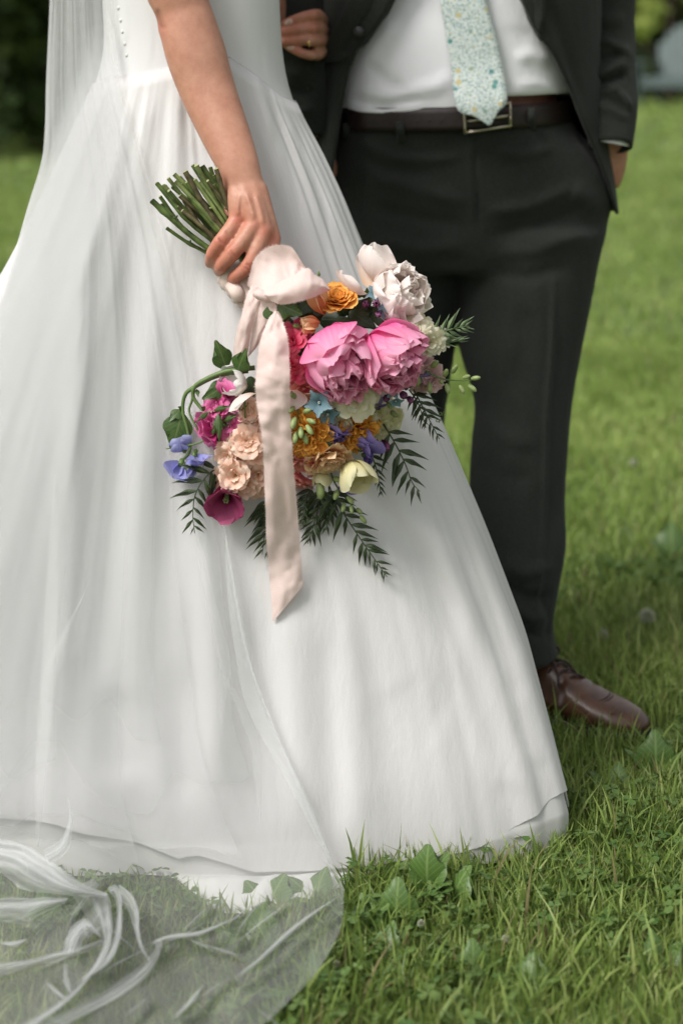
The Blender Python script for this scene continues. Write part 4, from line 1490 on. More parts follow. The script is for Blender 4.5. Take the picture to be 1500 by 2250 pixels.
# left-hand corner of the hem turns up
k = smooth01((np.arange(130) - 86) / 40)[None, :]
G[..., 2] += np.maximum(0, z_row(404, 2.85) - G[..., 2]) * k
JFOLDS = [([(700, 20), (715, 130), (705, 260)], 14, .008), ([(735, 60), (720, 200), (725, 330)], 12, -.006), ([(700, 180), (730, 250), (735, 330)], 10, .005),
          ([(1150, -40), (1200, 80), (1260, 240)], 12, .005), ([(1200, -20), (1240, 120), (1285, 260)], 12, -.006)]
G = fold(G, JFOLDS, (G[..., 1] < GY).astype(float))
M = Mesh()
M.grid(G)
JACKET = M
JG = G
jacket = part("suit_jacket", M, MAT['suit'], groom)
sm = jacket.modifiers.new("thickness", 'SOLIDIFY')
sm.thickness = .004
sm.offset = -1
J_BVH = bvh_of(JACKET)


def lapel(L, R, off):
    M = Mesh()
    n = 30
    L, R = resample(np.array(L, float), n), resample(np.array(R, float), n)
    G = np.zeros((n, 7, 3))
    for i in range(n):
        for j, t in enumerate(np.linspace(0, 1, 7)):
            px, py = L[i] * (1 - t) + R[i] * t
            d = depth_on(J_BVH, px, py) or depth_on(SHIRT_BVH, px, py, 2.78)
            G[i, j] = P(px, py, min(d, 2.86) - off - .006 * math.sin(math.pi * t) ** 0.7 * (1 - i / n) - .002)
    for _ in range(4):
        D = G[..., 1].copy()
        Dp = np.pad(D, 1, mode='edge')
        D = (Dp[:-2, 1:-1] + Dp[2:, 1:-1] + Dp[1:-1, :-2] + Dp[1:-1, 2:]) / 4
        s = D / G[..., 1]
        G[..., 0] *= s
        G[..., 2] = CAMZ + (G[..., 2] - CAMZ) * s
        G[..., 1] = D
    M.grid(G)
    o = part("lapel", M, MAT['suit'], jacket)
    s = o.modifiers.new("thickness", 'SOLIDIFY')
    s.thickness = .004
    return o


lapel([(830, -420), (800, -200), (768, -20), (735, 60), (708, 118), (716, 138)], [(980, -420), (940, -200), (866, 0), (842, 44), (796, 100), (752, 136)], .005)
lapel([(1020, -420), (1078, -200), (1136, 0), (1158, 52), (1186, 92)], [(1160, -420), (1190, -200), (1196, 0), (1190, 60), (1190, 96)], .005)
M = Mesh()
c = on(J_BVH, 789, 70, .012, 2.76)
M.ball(c, (.0095, .0035, .0095), 14, 7)
part("jacket_button", M, MAT['button'], jacket)


# ---- sleeves
def sleeve(path, rad, seed, folds):
    M = Mesh()
    n = 60
    p = resample(pts_of(path), n)
    r = np.interp(np.linspace(0, 1, n), np.linspace(0, 1, len(rad)), rad)
    T = np.gradient(p, axis=0)
    T /= np.linalg.norm(T, axis=1)[:, None]
    a = np.linspace(0, 2 * math.pi, 40, endpoint=False)
    G = np.zeros((n, 40, 3))
    for i in range(n):
        s = np.cross(T[i], (0, -1.0, 0))
        s /= np.linalg.norm(s)
        u = np.cross(s, T[i])
        w = 1 + .05 * fbm(a * 2.2, i * .16 + 0 * a, seed, 2) * np.minimum(1, np.sin(a / 2) * 3)
        G[i] = p[i] + (np.cos(a) * r[i] * w)[:, None] * s + (np.sin(a) * r[i] * .92 * w)[:, None] * u
    G = fold(G, [(l_, w_, a_ * 1.7) for l_, w_, a_ in folds])
    inner = p[-1] + (G[-1] - p[-1]) * .86
    inner2 = p[-4] + (G[-4] - p[-4]) * .84
    M.grid(np.concatenate([G, inner[None], inner2[None]]), closed=True, capa=True)
    return part("sleeve", M, MAT['suit'], jacket)


sleeve([(1235, -440, 2.94), (1290, -250, 2.95), (1322, -60, 2.955), (1330, 60, 2.95), (1334, 150, 2.925), (1340, 240, 2.89), (1341, 322, 2.862)],
       [.066, .066, .056, .050, .0485, .0455, .0365], 5,
       [([(1275, 150), (1320, 165), (1385, 128)], 9, .008), ([(1272, 120), (1330, 130), (1375, 112)], 8, -.008), ([(1285, 95), (1330, 90), (1370, 108), (1388, 130)], 8, .008),
        ([(1290, 185), (1330, 178), (1380, 160)], 9, -.009), ([(1330, 182), (1365, 208), (1388, 245)], 7, .008), ([(1295, 225), (1345, 240), (1385, 262)], 9, .005), ([(1310, 205), (1350, 225), (1380, 250)], 8, -.006), ([(1290, 20), (1330, 45), (1378, 40)], 14, .005)])
sl = sleeve([(745, -440, 2.94), (690, -250, 2.95), (650, -40, 2.88), (645, 40, 2.858), (648, 120, 2.85), (662, 210, 2.855), (682, 292, 2.865)],
            [.066, .064, .055, .051, .051, .046, .040], 9, [([(620, 150), (650, 165), (690, 150)], 10, .006), ([(640, 190), (665, 205), (690, 190)], 10, -.006), ([(650, 240), (675, 245), (695, 235)], 9, .006)])
for (px, py) in [(683, 143), (673, 193)]:
    M = Mesh()
    M.ball(P(px, py, 2.822), (.0055, .003, .0055), 10, 6)
    part("cuff_button", M, MAT['button'], sl)
# shirt cuff in the right-hand sleeve
M = Mesh()
G = []
for row, r in ((300, .0325), (308, .0325), (314, .0320), (314, .0300)):
    c = P(1340 + (row - 310) * .05, row, 2.874 - (row - 300) * .0003)
    a = np.linspace(0, 2 * math.pi, 30, endpoint=False)
    G.append(np.stack([c[0] + np.cos(a) * r, c[1] - np.sin(a) * r * .92, c[2] + np.cos(a) * -.006], -1))
M.grid(np.array(G), closed=True)
part("shirt_cuff", M, MAT['shirt'], groom)


# ---- shoes
def shoe_parts(heel, toe, owner, label=None):
    heel, toe = np.array(heel, float), np.array(toe, float)
    ax = toe - heel
    Ls = np.linalg.norm(ax)
    ax /= Ls
    side = np.array((-ax[1], ax[0], 0))
    up = np.array((0, 0, 1.0))
    T = np.array([  # along, half width, top height, bottom height
        (0.0, .022, .060, .012), (.03, .033, .078, .010), (.10, .037, .092, .010), (.22, .038, .100, .010), (.34, .040, .098, .010), (.45, .043, .086, .010),
        (.58, .047, .069, .010), (.70, .049, .058, .010), (.82, .045, .050, .011), (.92, .034, .042, .013), (.98, .019, .032, .016), (1.0, .008, .025, .018)])
    n = 46
    t = np.linspace(0, 1, n)
    a = np.linspace(0, 2 * math.pi, 32, endpoint=False)
    G = np.zeros((n, 32, 3))
    for i in range(n):
        w, hi, lo = (np.interp(t[i], T[:, 0], T[:, k]) for k in (1, 2, 3))
        c, s = np.cos(a), np.sin(a)
        h = (hi - lo)
        prof = lo + h * (0.42 + np.where(s > 0, .58, .42) * np.sign(s) * np.abs(s) ** (1.25 if t[i] < .5 else 1.0))
        ww = w * np.sign(c) * np.abs(c) ** .75 * np.where(s > 0, 1 - .30 * np.abs(s) * (t[i] < .5), 1)
        crease = .0016 * math.sin(t[i] * 90) * max(0, 1 - abs(t[i] - .60) / .09)
        G[i] = heel + ax * (t[i] * Ls) + side * ww[:, None] + up * (prof + crease * np.maximum(s, 0))[:, None]
    M = Mesh()
    M.grid(G, closed=True, capa=True, capb=True)
    up_o = part("shoe", M, MAT['shoe'], owner, **({'label': label} if label else {}))
    M = Mesh()
    S0 = np.zeros((5, 40, 3))
    an = np.linspace(0, 2 * math.pi, 40, endpoint=False)
    for i, (z, k) in enumerate([(0.0, .97), (.004, 1.03), (.012, 1.05), (.018, 1.02), (.019, .9)]):
        tt = .5 + .508 * np.cos(an)
        w = np.interp(tt, [0, .03, .1, .25, .45, .7, .85, .95, 1], [.012, .028, .036, .036, .037, .050, .044, .028, .008]) * np.sign(np.sin(an))
        w = np.where(np.abs(np.sin(an)) < .05, 0, w)
        S0[i] = heel + ax * (tt * Ls)[:, None] + side * (w * k)[:, None] + up * z
    M.grid(S0, closed=True, capa=True, capb=True)
    part("shoe_sole", M, MAT['sole'], up_o)
    # toe-cap and quarter seams
    M = Mesh()
    for tc, r in ((.745, .0014), (.765, .0011)):
        w, hi, lo = (np.interp(tc, T[:, 0], T[:, k]) for k in (1, 2, 3))
        aa = np.linspace(-.15, math.pi + .15, 18)
        c, s = np.cos(aa), np.sin(aa)
        pr = lo + (hi - lo) * (.42 + .58 * s)
        M.tube(heel + ax * (tc * Ls) + side * (w * np.sign(c) * np.abs(c) ** .75)[:, None] + up * (pr + .0008)[:, None] - ax * (.02 * np.abs(c))[:, None], r, 5)
    part("toe_cap_seam", M, MAT['sole'], up_o)
    # laces over the tongue
    for q in range(4):
        tl = .36 + .055 * q
        w, hi, lo = (np.interp(tl, T[:, 0], T[:, k]) for k in (1, 2, 3))
        M = Mesh()
        x = np.linspace(-1, 1, 11)
        pr = hi + .003 - .012 * np.abs(x) ** 2.2
        M.tube(heel + ax * (tl * Ls) + side * (x * w * .46)[:, None] + up * pr[:, None] + ax * (.008 * x)[:, None], .0026, 6)
        part("shoelace", M, MAT['lace'], up_o)
    M = Mesh()
    for sgn in (-1, 1):
        b = heel + ax * (.36 * Ls) + up * .100
        M.tube(resample([b, b + side * .022 * sgn + up * .012, b + side * .036 * sgn + up * .0, b + side * .02 * sgn - up * .004, b], 14), .0022, 6)
        M.tube(resample([b, b + side * .02 * sgn + ax * .02 - up * .01, b + side * .034 * sgn + ax * .03 - up * .03], 8), .002, 6)
    part("shoelace_bow", M, MAT['lace'], up_o)
    return up_o


shoe_parts((X_at(1092, 2.80), 2.80, .0), (X_at(1424, 2.665), 2.665, .0), groom)
shoe_parts((X_at(895, 3.02), 3.02, .0), (X_at(810, 2.76), 2.76, .0), groom)

# ------------------------------------------------------------------ bouquet
BQ = empty("bouquet", P(690, 830, 2.30))
tag(BQ, "loose bouquet of pink peonies and mixed garden flowers tied with a blush ribbon", "bouquet")
R5 = random.Random(11)
FRONT_BVH = bvh_of(BODICE, SKIRT, LINING, VEIL)


def petal_grid(L, W, phi0, phi1, cup=0.8, ruffle=0.0, seed=0, tip=0.12, wide=0.62, base=0.25, nu=9, nv=7, freq=5.0, r0=0.0, z0=0.0, bend=1.0):
    """One petal: grows from the axis outwards (+X) and upwards (+Z); phi = lean from the axis, radians."""
    u = np.linspace(0, 1, nu)
    v = np.linspace(-1, 1, nv)
    ph = phi0 + (phi1 - phi0) * u ** bend
    ds = L / (nu - 1)
    x = np.concatenate([[0], np.cumsum(np.sin((ph[1:] + ph[:-1]) / 2) * ds)])
    z = np.concatenate([[0], np.cumsum(np.cos((ph[1:] + ph[:-1]) / 2) * ds)])
    w = np.where(u < wide, base + (1 - base) * np.sin(u / wide * math.pi / 2), np.cos((u - wide) / (1 - wide) * math.pi / 2 * .80) ** .6) * W
    G = np.zeros((nu, nv, 3))
    for i in range(nu):
        N = np.array((-math.cos(ph[i]), 0, math.sin(ph[i])))      # towards the axis / upper face
        a = v * cup
        T = np.array((math.sin(ph[i]), 0, math.cos(ph[i])))
        y = w[i] * np.sin(a) / cup
        h = w[i] * (1 - np.cos(a)) / cup
        rf = ruffle * L * u[i] ** 2 * (np.sin(v * freq + seed * 2.1) * .6 + vnoise(v * freq * .9 + seed * 7.3, u[i] * 2 + 0 * v, seed % 97)) * (0.4 + .6 * np.abs(v))
        sh = -tip * L * np.abs(v) ** 2.2 * u[i] ** 3 + ruffle * .35 * L * u[i] ** 5 * vnoise(v * 3.6 + seed * 3.7, 0 * v, seed % 53)
        G[i] = np.stack([x[i] + 0 * v, y, z[i] + 0 * v], -1) + N * (h + rf)[:, None] + T * sh[:, None]
    G[..., 0] += r0
    G[..., 2] += z0
    uu, vv = np.meshgrid(np.linspace(0, 1, nv), np.linspace(0, 1, nu))
    return G, np.stack([uu, vv], -1)


def rotz(G, a):
    c, s = math.cos(a), math.sin(a)
    return G @ np.array(((c, s, 0), (-s, c, 0), (0, 0, 1.0)))


def facing(f, roll=0.0):
    """f = (right, up, towards viewer)."""
    ax = Vector((f[0], -f[2], f[1])).normalized()
    return ax.to_track_quat('Z', 'Y') @ Quaternion((0, 0, 1), roll)


def put(name, data, loc, q, parent=BQ, scale=1.0, **kw):
    loc = np.array(loc, float)
    qx, qy = proj(loc)
    dd = depth_on(FRONT_BVH, qx, qy)
    if dd is not None and loc[1] > dd - .008:                # nothing sinks into the gown
        loc = P(qx, qy, dd - .008)
    o = link(name, data, parent)
    o.location = Vector(loc) - Vector(world_offset(parent))
    o.rotation_mode = 'QUATERNION'
    o.rotation_quaternion = q
    o.scale = (scale,) * 3 if np.isscalar(scale) else scale
    return tag(o, **kw)


def sub(name, data, parent, q, loc=(0, 0, 0), scale=1.0):
    o = link(name, data, parent)
    o.location = loc
    o.rotation_mode = 'QUATERNION'
    o.rotation_quaternion = q
    o.scale = (scale,) * 3 if np.isscalar(scale) else scale
    return o


def petal_mesh(key, mat, **kw):
    G, uv = petal_grid(**kw)
    M = Mesh()
    M.grid(G, uv=uv)
    return M.data(key, mat)


def cup_core(name, mat, r, h):
    M = Mesh()
    M.ball((0, 0, 0), (r, r, h), 12, 8)
    return M.data(name, mat)


# ---- peonies: big wrapping guard petals round a boss of ruffled ones
def peony_kit(mo, mi, R, rf=.075):
    outer = [petal_mesh("guard_petal", mo, L=2.05 * R, W=.98 * R, phi0=1.45, phi1=-.50 + .17 * k, cup=.68, ruffle=rf, seed=k + 3, tip=.10 - .03 * k, wide=.60, base=.35, nu=17, nv=19, freq=5) for k in range(4)]
    mid = [petal_mesh("inner_petal", mi, L=1.95 * R, W=.70 * R, phi0=1.25, phi1=-.55 + .15 * k, cup=.95, ruffle=.10, seed=k + 20, tip=.03, wide=.75, base=.3, nu=14, nv=17, freq=6) for k in range(4)]
    fine = [petal_mesh("inner_petal", mi, L=1.60 * R, W=.46 * R, phi0=.85 - .12 * k, phi1=-.25 + .1 * k, cup=1.1, ruffle=.16, seed=k + 40, tip=-.02, wide=.8, base=.3, nu=13, nv=17, freq=6) for k in range(4)]
    core = cup_core("flower_boss", mi, .55 * R, .6 * R)
    return outer, mid, fine, core


def peony(kit, R, loc, f, seed, n_out=8, n_mid=10, n_fine=14, name="peony", open_side=None, label=None):
    rr = random.Random(seed)
    o = put(name, kit[3], loc, facing(f, rr.random() * 6), scale=1.0, **({'label': label} if label else {}))
    for k in range(n_out):
        t = k * 2.399 + rr.uniform(-.15, .15)
        q = Quaternion((0, 0, 1), t) @ Quaternion((0, 1, 0), rr.uniform(-.10, .10) - (.16 if k < n_out // 2 else 0))
        s = rr.uniform(.92, 1.04) * (1.0 if k < n_out // 2 else .90)
        if open_side is not None and math.cos(t - open_side) > .35:
            s *= .62                                         # short guard petals where the boss shows
        sub("petal", kit[0][k % 4], o, q, (0, 0, -.55 * R), s)
    for k in range(n_mid):
        t = k * 2.399 + rr.uniform(-.2, .2)
        q = Quaternion((0, 0, 1), t) @ Quaternion((0, 1, 0), rr.uniform(-.12, .12))
        sub("petal", kit[1][k % 4], o, q, (0, 0, -.40 * R), rr.uniform(.88, 1.05))
    for k in range(n_fine):
        t = k * 2.399 + rr.uniform(-.2, .2)
        q = Quaternion((0, 0, 1), t) @ Quaternion((0, 1, 0), rr.uniform(-.2, .2))
        sub("petal", kit[2][k % 4], o, q, (0, 0, -.30 * R), rr.uniform(.85, 1.1))
    return o


RP = .050
KIT = peony_kit(MAT['peony'], MAT['peonyin'], RP)
peony(KIT, RP, P(737, 770, 2.225), (.34, -.46, .86), 5, n_fine=20, n_mid=12, label="fat bright pink peony beside the hanging ribbon")
RP2 = .046
KIT2 = peony_kit(MAT['peony'], MAT['peonyin'], RP2)
peony(KIT2, RP2, P(842, 768, 2.232), (.58, -.34, .76), 9, n_fine=18, n_mid=12, label="pink peony on the outer side of the pair")
RW = .040
KITW = peony_kit(MAT['blush'], MAT['blush'], RW, .12)
peony(KITW, RW, P(866, 655, 2.285), (.50, .30, .75), 14, n_out=10, n_mid=6, n_fine=4, label="pale blush peony at the top of the bouquet")
for px, py, d, f, s, roll in [(812, 612, 2.29, (-.05, 1.0, .35), 1.0, 1.2), (832, 600, 2.30, (.25, 1.0, .1), .95, 2.6), (806, 625, 2.285, (-.25, 1.0, .3), .9, 4.3)]:
    put("blush_petal", KITW[0][1], P(px, py + 20, d), facing(f, roll), scale=s * .85)


# ---- ruffled balls (ranunculus, carnation, marigold): one mesh of many petals
def rosette(mat, R, n, seed, ruffle=.16, W=.5, flat=.5, inner=0.15, notch=0.0, freq=7, openness=1.25):
    rr = random.Random(seed)
    M = Mesh()
    for k in range(n):
        t = (k + .5) / n                                    # 0 = centre, 1 = outside
        lean = inner + (openness - inner) * t ** .8
        L = R * (.55 + .6 * t)
        G, uv = petal_grid(L, R * W * (.55 + .6 * t), lean * .6, lean * 1.25, .8, ruffle, k + seed * 31, notch, .82, .35, 6, 7, freq, R * .10 * t, R * flat * (1 - t) * .45)
        G = rotz(G, k * 2.399 + rr.uniform(-.2, .2))
        M.grid(G, uv=uv)
    return M.data("ruffled_bloom", mat)


RAN = [rosette(MAT['orange'], .034, 34, 3, .10, .55, .6, .1, .02, 5, 1.2), rosette(MAT['marigold'], .036, 60, 5, .24, .30, .6, .1, .0, 9, 1.45),
       rosette(MAT['apricot'], .034, 26, 7, .18, .5, .5, .1, .0, 8, 1.35), rosette(MAT['coral'], .030, 28, 8, .20, .45, .5, .1, .0, 8, 1.35)]
put("ranunculus", RAN[0], P(744, 672, 2.268), facing((-.05, .75, .55), .3), scale=.82, label="orange ruffled bloom above the pink peony")
put("marigold", RAN[1], P(676, 945, 2.235), facing((-.10, -.25, .95), .8), scale=.95)
put("marigold", RAN[1], P(655, 968, 2.250), facing((-.20, -.6, .75), 2.8), scale=.85)
put("marigold", RAN[1], P(772, 936, 2.262), facing((.35, -.45, .8), 1.9), scale=.9)
put("carnation", RAN[2], P(716, 985, 2.242), facing((.2, -.75, .62), .5), scale=.95)
put("carnation", RAN[3], P(672, 992, 2.250), facing((-.2, -.75, .6), 1.5), scale=.95, label="coral ruffled bloom under the marigolds")
put("carnation", RAN[3], P(655, 1035, 2.275), facing((-.1, -.9, .3), 2.5), scale=.8)
M = Mesh()
for k in range(3):
    G, uv = petal_grid(.050, .019, .3, -.25, .9, .04, k, .05, .6, .35, 9, 7, 4)
    M.grid(rotz(G, k * 2.1 + 1.0), uv=uv)
ob = M.data("apricot_petals", MAT['apricot'])
put("apricot_bud", ob, P(712, 690, 2.252), facing((-.30, .85, .45), .4), scale=.9)
put("apricot_bud", ob, P(700, 712, 2.245), facing((-.75, .25, .6), 1.9), scale=.62)
put("apricot_bud", ob, P(690, 722, 2.240), facing((-.5, .1, .85), 2.9), scale=.55)


# ---- stock florets: loose double rosettes
def floret_mesh(mat, seed, R=.019):
    rr = random.Random(seed)
    M = Mesh()
    for ring, (n, lean, s) in enumerate([(5, 1.45, 1.0), (4, 1.1, .82), (3, .65, .55)]):
        for k in range(n):
            G, uv = petal_grid(R * 1.15 * s, R * .62 * s, lean * .5, lean * 1.25, .25, .24, rr.randint(0, 900), .0, .75, .18, 7, 7, 5.5)
            M.grid(rotz(G, k * 2 * math.pi / n + ring * .6 + rr.uniform(-.35, .35)) * rr.uniform(.82, 1.12), uv=uv)
    return M.data("floret", mat)


FLO = {c: [floret_mesh(MAT[c], 100 + 7 * k + i * 31) for k in range(3)] for i, c in enumerate(('cream', 'peach', 'hotpink', 'mauve', 'coral', 'butter', 'white', 'magenta'))}
FL = [  # colour, px, py, depth, facing, size
    ('cream', 780, 876, 2.222, (.10, -.15, .98), 1.28), ('cream', 757, 868, 2.232, (-.35, .05, .9), 1.0), ('cream', 800, 868, 2.232, (.45, .1, .85), .95),
    ('cream', 940, 752, 2.245, (.45, .05, .85), 1.15), ('cream', 925, 722, 2.258, (.35, .55, .7), .95), ('cream', 906, 728, 2.255, (-.1, .6, .75), .9), ('cream', 962, 744, 2.26, (.8, .2, .5), .85),
    ('cream', 912, 752, 2.255, (0, .2, .95), .85), ('cream', 880, 700, 2.265, (.2, .5, .8), 1.0), ('cream', 893, 690, 2.275, (.35, .6, .65), .9),
    ('cream', 748, 926, 2.24, (-.05, -.5, .85), .85), ('cream', 800, 922, 2.262, (.3, -.3, .85), .95), ('butter', 822, 905, 2.275, (.4, -.2, .85), 1.0), ('butter', 835, 935, 2.285, (.4, -.4, .8), 1.05),
    ('butter', 862, 918, 2.29, (.7, -.2, .6), .85), ('butter', 842, 890, 2.285, (.5, .0, .8), .85), ('butter', 815, 945, 2.285, (.2, -.6, .7), .9),
    ('cream', 720, 862, 2.255, (-.2, 0, .95), .8),
    ('peach', 512, 985, 2.262, (-.50, .25, .8), 1.05), ('peach', 504, 1000, 2.258, (-.55, -.15, .8), .95), ('peach', 545, 972, 2.252, (-.05, .35, .9), 1.1), ('peach', 562, 990, 2.255, (.1, -.1, .98), 1.1),
    ('peach', 520, 1042, 2.252, (-.35, -.05, .9), 1.25), ('peach', 498, 1050, 2.265, (-.7, -.2, .65), .95), ('peach', 540, 1062, 2.258, (-.1, -.55, .8), 1.1), ('peach', 566, 1040, 2.262, (.2, -.2, .95), 1.0),
    ('peach', 572, 1070, 2.272, (.25, -.6, .75), .85), ('peach', 540, 1020, 2.262, (0, .1, 1), 1.0), ('peach', 530, 950, 2.265, (-.2, .6, .75), .7), ('peach', 572, 960, 2.262, (.2, .3, .9), .9),
    ('peach', 556, 930, 2.265, (0, .3, .9), .9), ('peach', 548, 905, 2.268, (-.1, .4, .9), .9), ('peach', 570, 900, 2.27, (.2, .2, .9), .9),
    ('hotpink', 645, 752, 2.248, (-.4, .35, .85), 1.15), ('hotpink', 638, 775, 2.252, (-.5, 0, .85), 1.0), ('hotpink', 650, 808, 2.242, (-.35, -.1, .9), 1.1), ('hotpink', 665, 828, 2.245, (-.2, -.4, .9), 1.05),
    ('coral', 672, 850, 2.248, (-.1, -.6, .8), .95), ('coral', 655, 838, 2.25, (-.4, -.4, .8), .9), ('hotpink', 632, 740, 2.262, (-.6, .5, .6), .95), ('hotpink', 660, 730, 2.258, (0, .5, .8), .85),
    ('mauve', 934, 818, 2.262, (.5, -.3, .8), .95), ('mauve', 950, 835, 2.268, (.7, -.4, .6), .85), ('mauve', 925, 838, 2.272, (.3, -.6, .7), .85), ('mauve', 920, 795, 2.272, (.4, .0, .85), .8),
    ('mauve', 695, 1030, 2.275, (0, -.6, .75), .7), ('mauve', 668, 1060, 2.285, (-.1, -.8, .5), .75),
    ('magenta', 480, 898, 2.272, (-.5, .4, .75), 1.15), ('magenta', 500, 890, 2.275, (-.2, .5, .8), 1.0), ('magenta', 466, 938, 2.272, (-.7, -.1, .7), 1.1), ('magenta', 478, 960, 2.278, (-.5, -.5, .7), .95),
    ('magenta', 500, 925, 2.268, (-.1, .0, 1), 1.05), ('magenta', 515, 905, 2.272, (.1, .3, .9), .95),
]
for c, px, py, d, f, s in FL:
    put("stock_floret", R5.choice(FLO[c]), P(px, py, d), facing(f, R5.random() * 6), scale=s * R5.uniform(.94, 1.06))


# ---- tweedia: five-pointed blue stars
TW_P = petal_mesh("star_petal", MAT['blue'], L=.0165, W=.0052, phi0=.7, phi1=1.62, cup=.35, ruffle=.02, seed=2, tip=.30, wide=.5, base=.5, nu=7, nv=5)
M = Mesh()
for k in range(5):
    M.ball((.0009 * math.cos(k * 1.257), .0009 * math.sin(k * 1.257), .0035), (.0006, .0006, .0014), 6, 5)
TW_C = M.data("star_centre", MAT['white'])
for px, py, d, f, s in [(826, 648, 2.262, (-.1, .55, .8), 1.0), (852, 672, 2.255, (.2, .25, .9), 1.1), (843, 682, 2.256, (-.2, -.1, .95), .8), (862, 655, 2.262, (.5, .5, .7), .8),
                        (702, 884, 2.210, (-.15, .1, .98), 1.35), (718, 906, 2.216, (.25, -.45, .85), 1.15), (690, 925, 2.228, (-.3, -.6, .7), .85), (862, 858, 2.24, (.15, .1, .95), .85), (868, 878, 2.245, (.2, -.6, .75), .8),
                        (725, 866, 2.245, (.1, .5, .8), .8)]:
    o = put("star_flower", TW_C, P(px, py, d), facing(f, R5.random() * 6), scale=s)
    for k in range(5):
        sub("petal", TW_P, o, Quaternion((0, 0, 1), k * 2 * math.pi / 5))


# ---- sweet peas: standard, two wings, keel
def pea_kit(mat, R=.022):
    st = petal_mesh("standard_petal", mat, L=R * 1.35, W=R * 1.05, phi0=.15, phi1=.95, cup=-.35, ruffle=.14, seed=4, tip=-.03, wide=.72, base=.3, nu=9, nv=9, freq=4)
    wg = petal_mesh("wing_petal", mat, L=R * 1.1, W=R * .55, phi0=.2, phi1=-.4, cup=.8, ruffle=.08, seed=6, tip=.05, wide=.6, base=.35, nu=8, nv=7)
    M = Mesh()
    M.ball((0, 0, 0), (R * .22, R * .22, R * .28), 8, 6)
    return st, wg, M.data("calyx", MAT['vine'])


PEA = {c: pea_kit(MAT[c]) for c in ('lilac', 'violet', 'magenta')}


def sweet_pea(c, px, py, d, f, roll, s):
    st, wg, cx = PEA[c]
    o = put("sweet_pea", cx, P(px, py, d), facing(f, roll), scale=s)
    sub("petal", st, o, Quaternion((0, 0, 1), 0))
    sub("petal", st, o, Quaternion((0, 0, 1), .35) @ Quaternion((0, 1, 0), -.25), (0, 0, 0), .85)
    for k in (-1, 1):
        sub("petal", wg, o, Quaternion((0, 0, 1), math.pi + k * .6))


for a in [('lilac', 398, 1018, 2.285, (-.55, -.75, .45), .4, .95), ('lilac', 428, 1000, 2.282, (.35, -.55, .65), 1.6, .85), ('lilac', 405, 990, 2.29, (-.2, .5, .7), 2.0, .75), ('lilac', 424, 1020, 2.285, (.1, -.9, .3), 3.0, .7),
          ('violet', 728, 938, 2.235, (.25, -.55, .75), 1.0, .95), ('violet', 742, 950, 2.245, (.5, -.4, .7), 2.2, .8), ('violet', 792, 985, 2.26, (.3, .2, .85), .8, 1.1), ('violet', 775, 1050, 2.275, (.1, -.9, .4), 2.0, .95),
          ('violet', 905, 830, 2.27, (.3, -.2, .9), 1.4, .95), ('violet', 838, 880, 2.275, (0, -.4, .9), 2.2, .8), ('violet', 800, 1000, 2.27, (.6, -.1, .7), 3.1, .8),
          ('magenta', 470, 948, 2.262, (-.7, -.2, .6), .6, .95), ('magenta', 492, 872, 2.27, (-.3, .8, .5), 1.1, .9)]:
    sweet_pea(*a)


# ---- butter lisianthus, white bloom, burgundy bell
def cup_flower(name, mat, R, loc, f, roll, n, seed, label=None, open_=-.35):
    rr = random.Random(seed)
    pm = [petal_mesh("cup_petal", mat, L=2.1 * R, W=.95 * R, phi0=1.3, phi1=open_ - .1 * k, cup=.75, ruffle=.06, seed=seed + k, tip=.06, wide=.68, base=.3, nu=11, nv=9, freq=4) for k in range(3)]
    o = put(name, cup_core("flower_heart", mat, .4 * R, .5 * R), loc, facing(f, roll), **({'label': label} if label else {}))
    for k in range(n):
        sub("petal", pm[k % 3], o, Quaternion((0, 0, 1), k * 2.399) @ Quaternion((0, 1, 0), rr.uniform(-.08, .12)), (0, 0, -.4 * R), 1.0 - .35 * k / n)
    return o


cup_flower("lisianthus", MAT['butter'], .027, P(772, 1030, 2.238), (.38, -.62, .68), .6, 8, 50, "butter yellow bloom low in the bouquet")
cup_flower("lisianthus", MAT['butter'], .014, P(705, 1042, 2.255), (-.1, -.95, .3), .6, 5, 52)
cup_flower("lisianthus", MAT['white'], .021, P(528, 846, 2.262), (-.75, .35, .55), 2.6, 5, 54, "white bloom beside the ribbon", -.2)
for px, py, d, f, s, roll in [(668, 880, 2.235, (.35, -.9, .35), .62, .5), (650, 872, 2.242, (-.1, -.9, .4), .55, 1.5), (560, 880, 2.25, (-.2, -.8, .5), .6, 2.3), (800, 870, 2.255, (.6, -.3, .7), .55, .2), (545, 900, 2.262, (-.4, -.6, .6), .55, 4)]:
    put("blush_petal", KITW[0][2], P(px, py - 15, d), facing(f, roll), scale=s)
BELL = [petal_mesh("bell_petal", MAT['burgundy'], L=.058, W=.026, phi0=.22, phi1=1.25, cup=.80, ruffle=.08, seed=70 + k, tip=.0, wide=.82, base=.42, nu=11, nv=9, freq=3.5, bend=2.2) for k in range(2)]
M = Mesh()
for k in range(5):
    M.tube([(0, 0, .01), (.003 * math.cos(k * 1.257), .003 * math.sin(k * 1.257), .034)], .0011, 5)
    M.ball((.003 * math.cos(k * 1.257), .003 * math.sin(k * 1.257), .035), .0019, 6, 5)
bell = put("bellflower", M.data("stamens", MAT['podgreen']), P(505, 1066, 2.285), facing((-.10, -.42, .90), .3), scale=.92, label="deep burgundy bell shaped bloom")
for k in range(5):
    sub("petal", BELL[k % 2], bell, Quaternion((0, 0, 1), k * 2 * math.pi / 5))
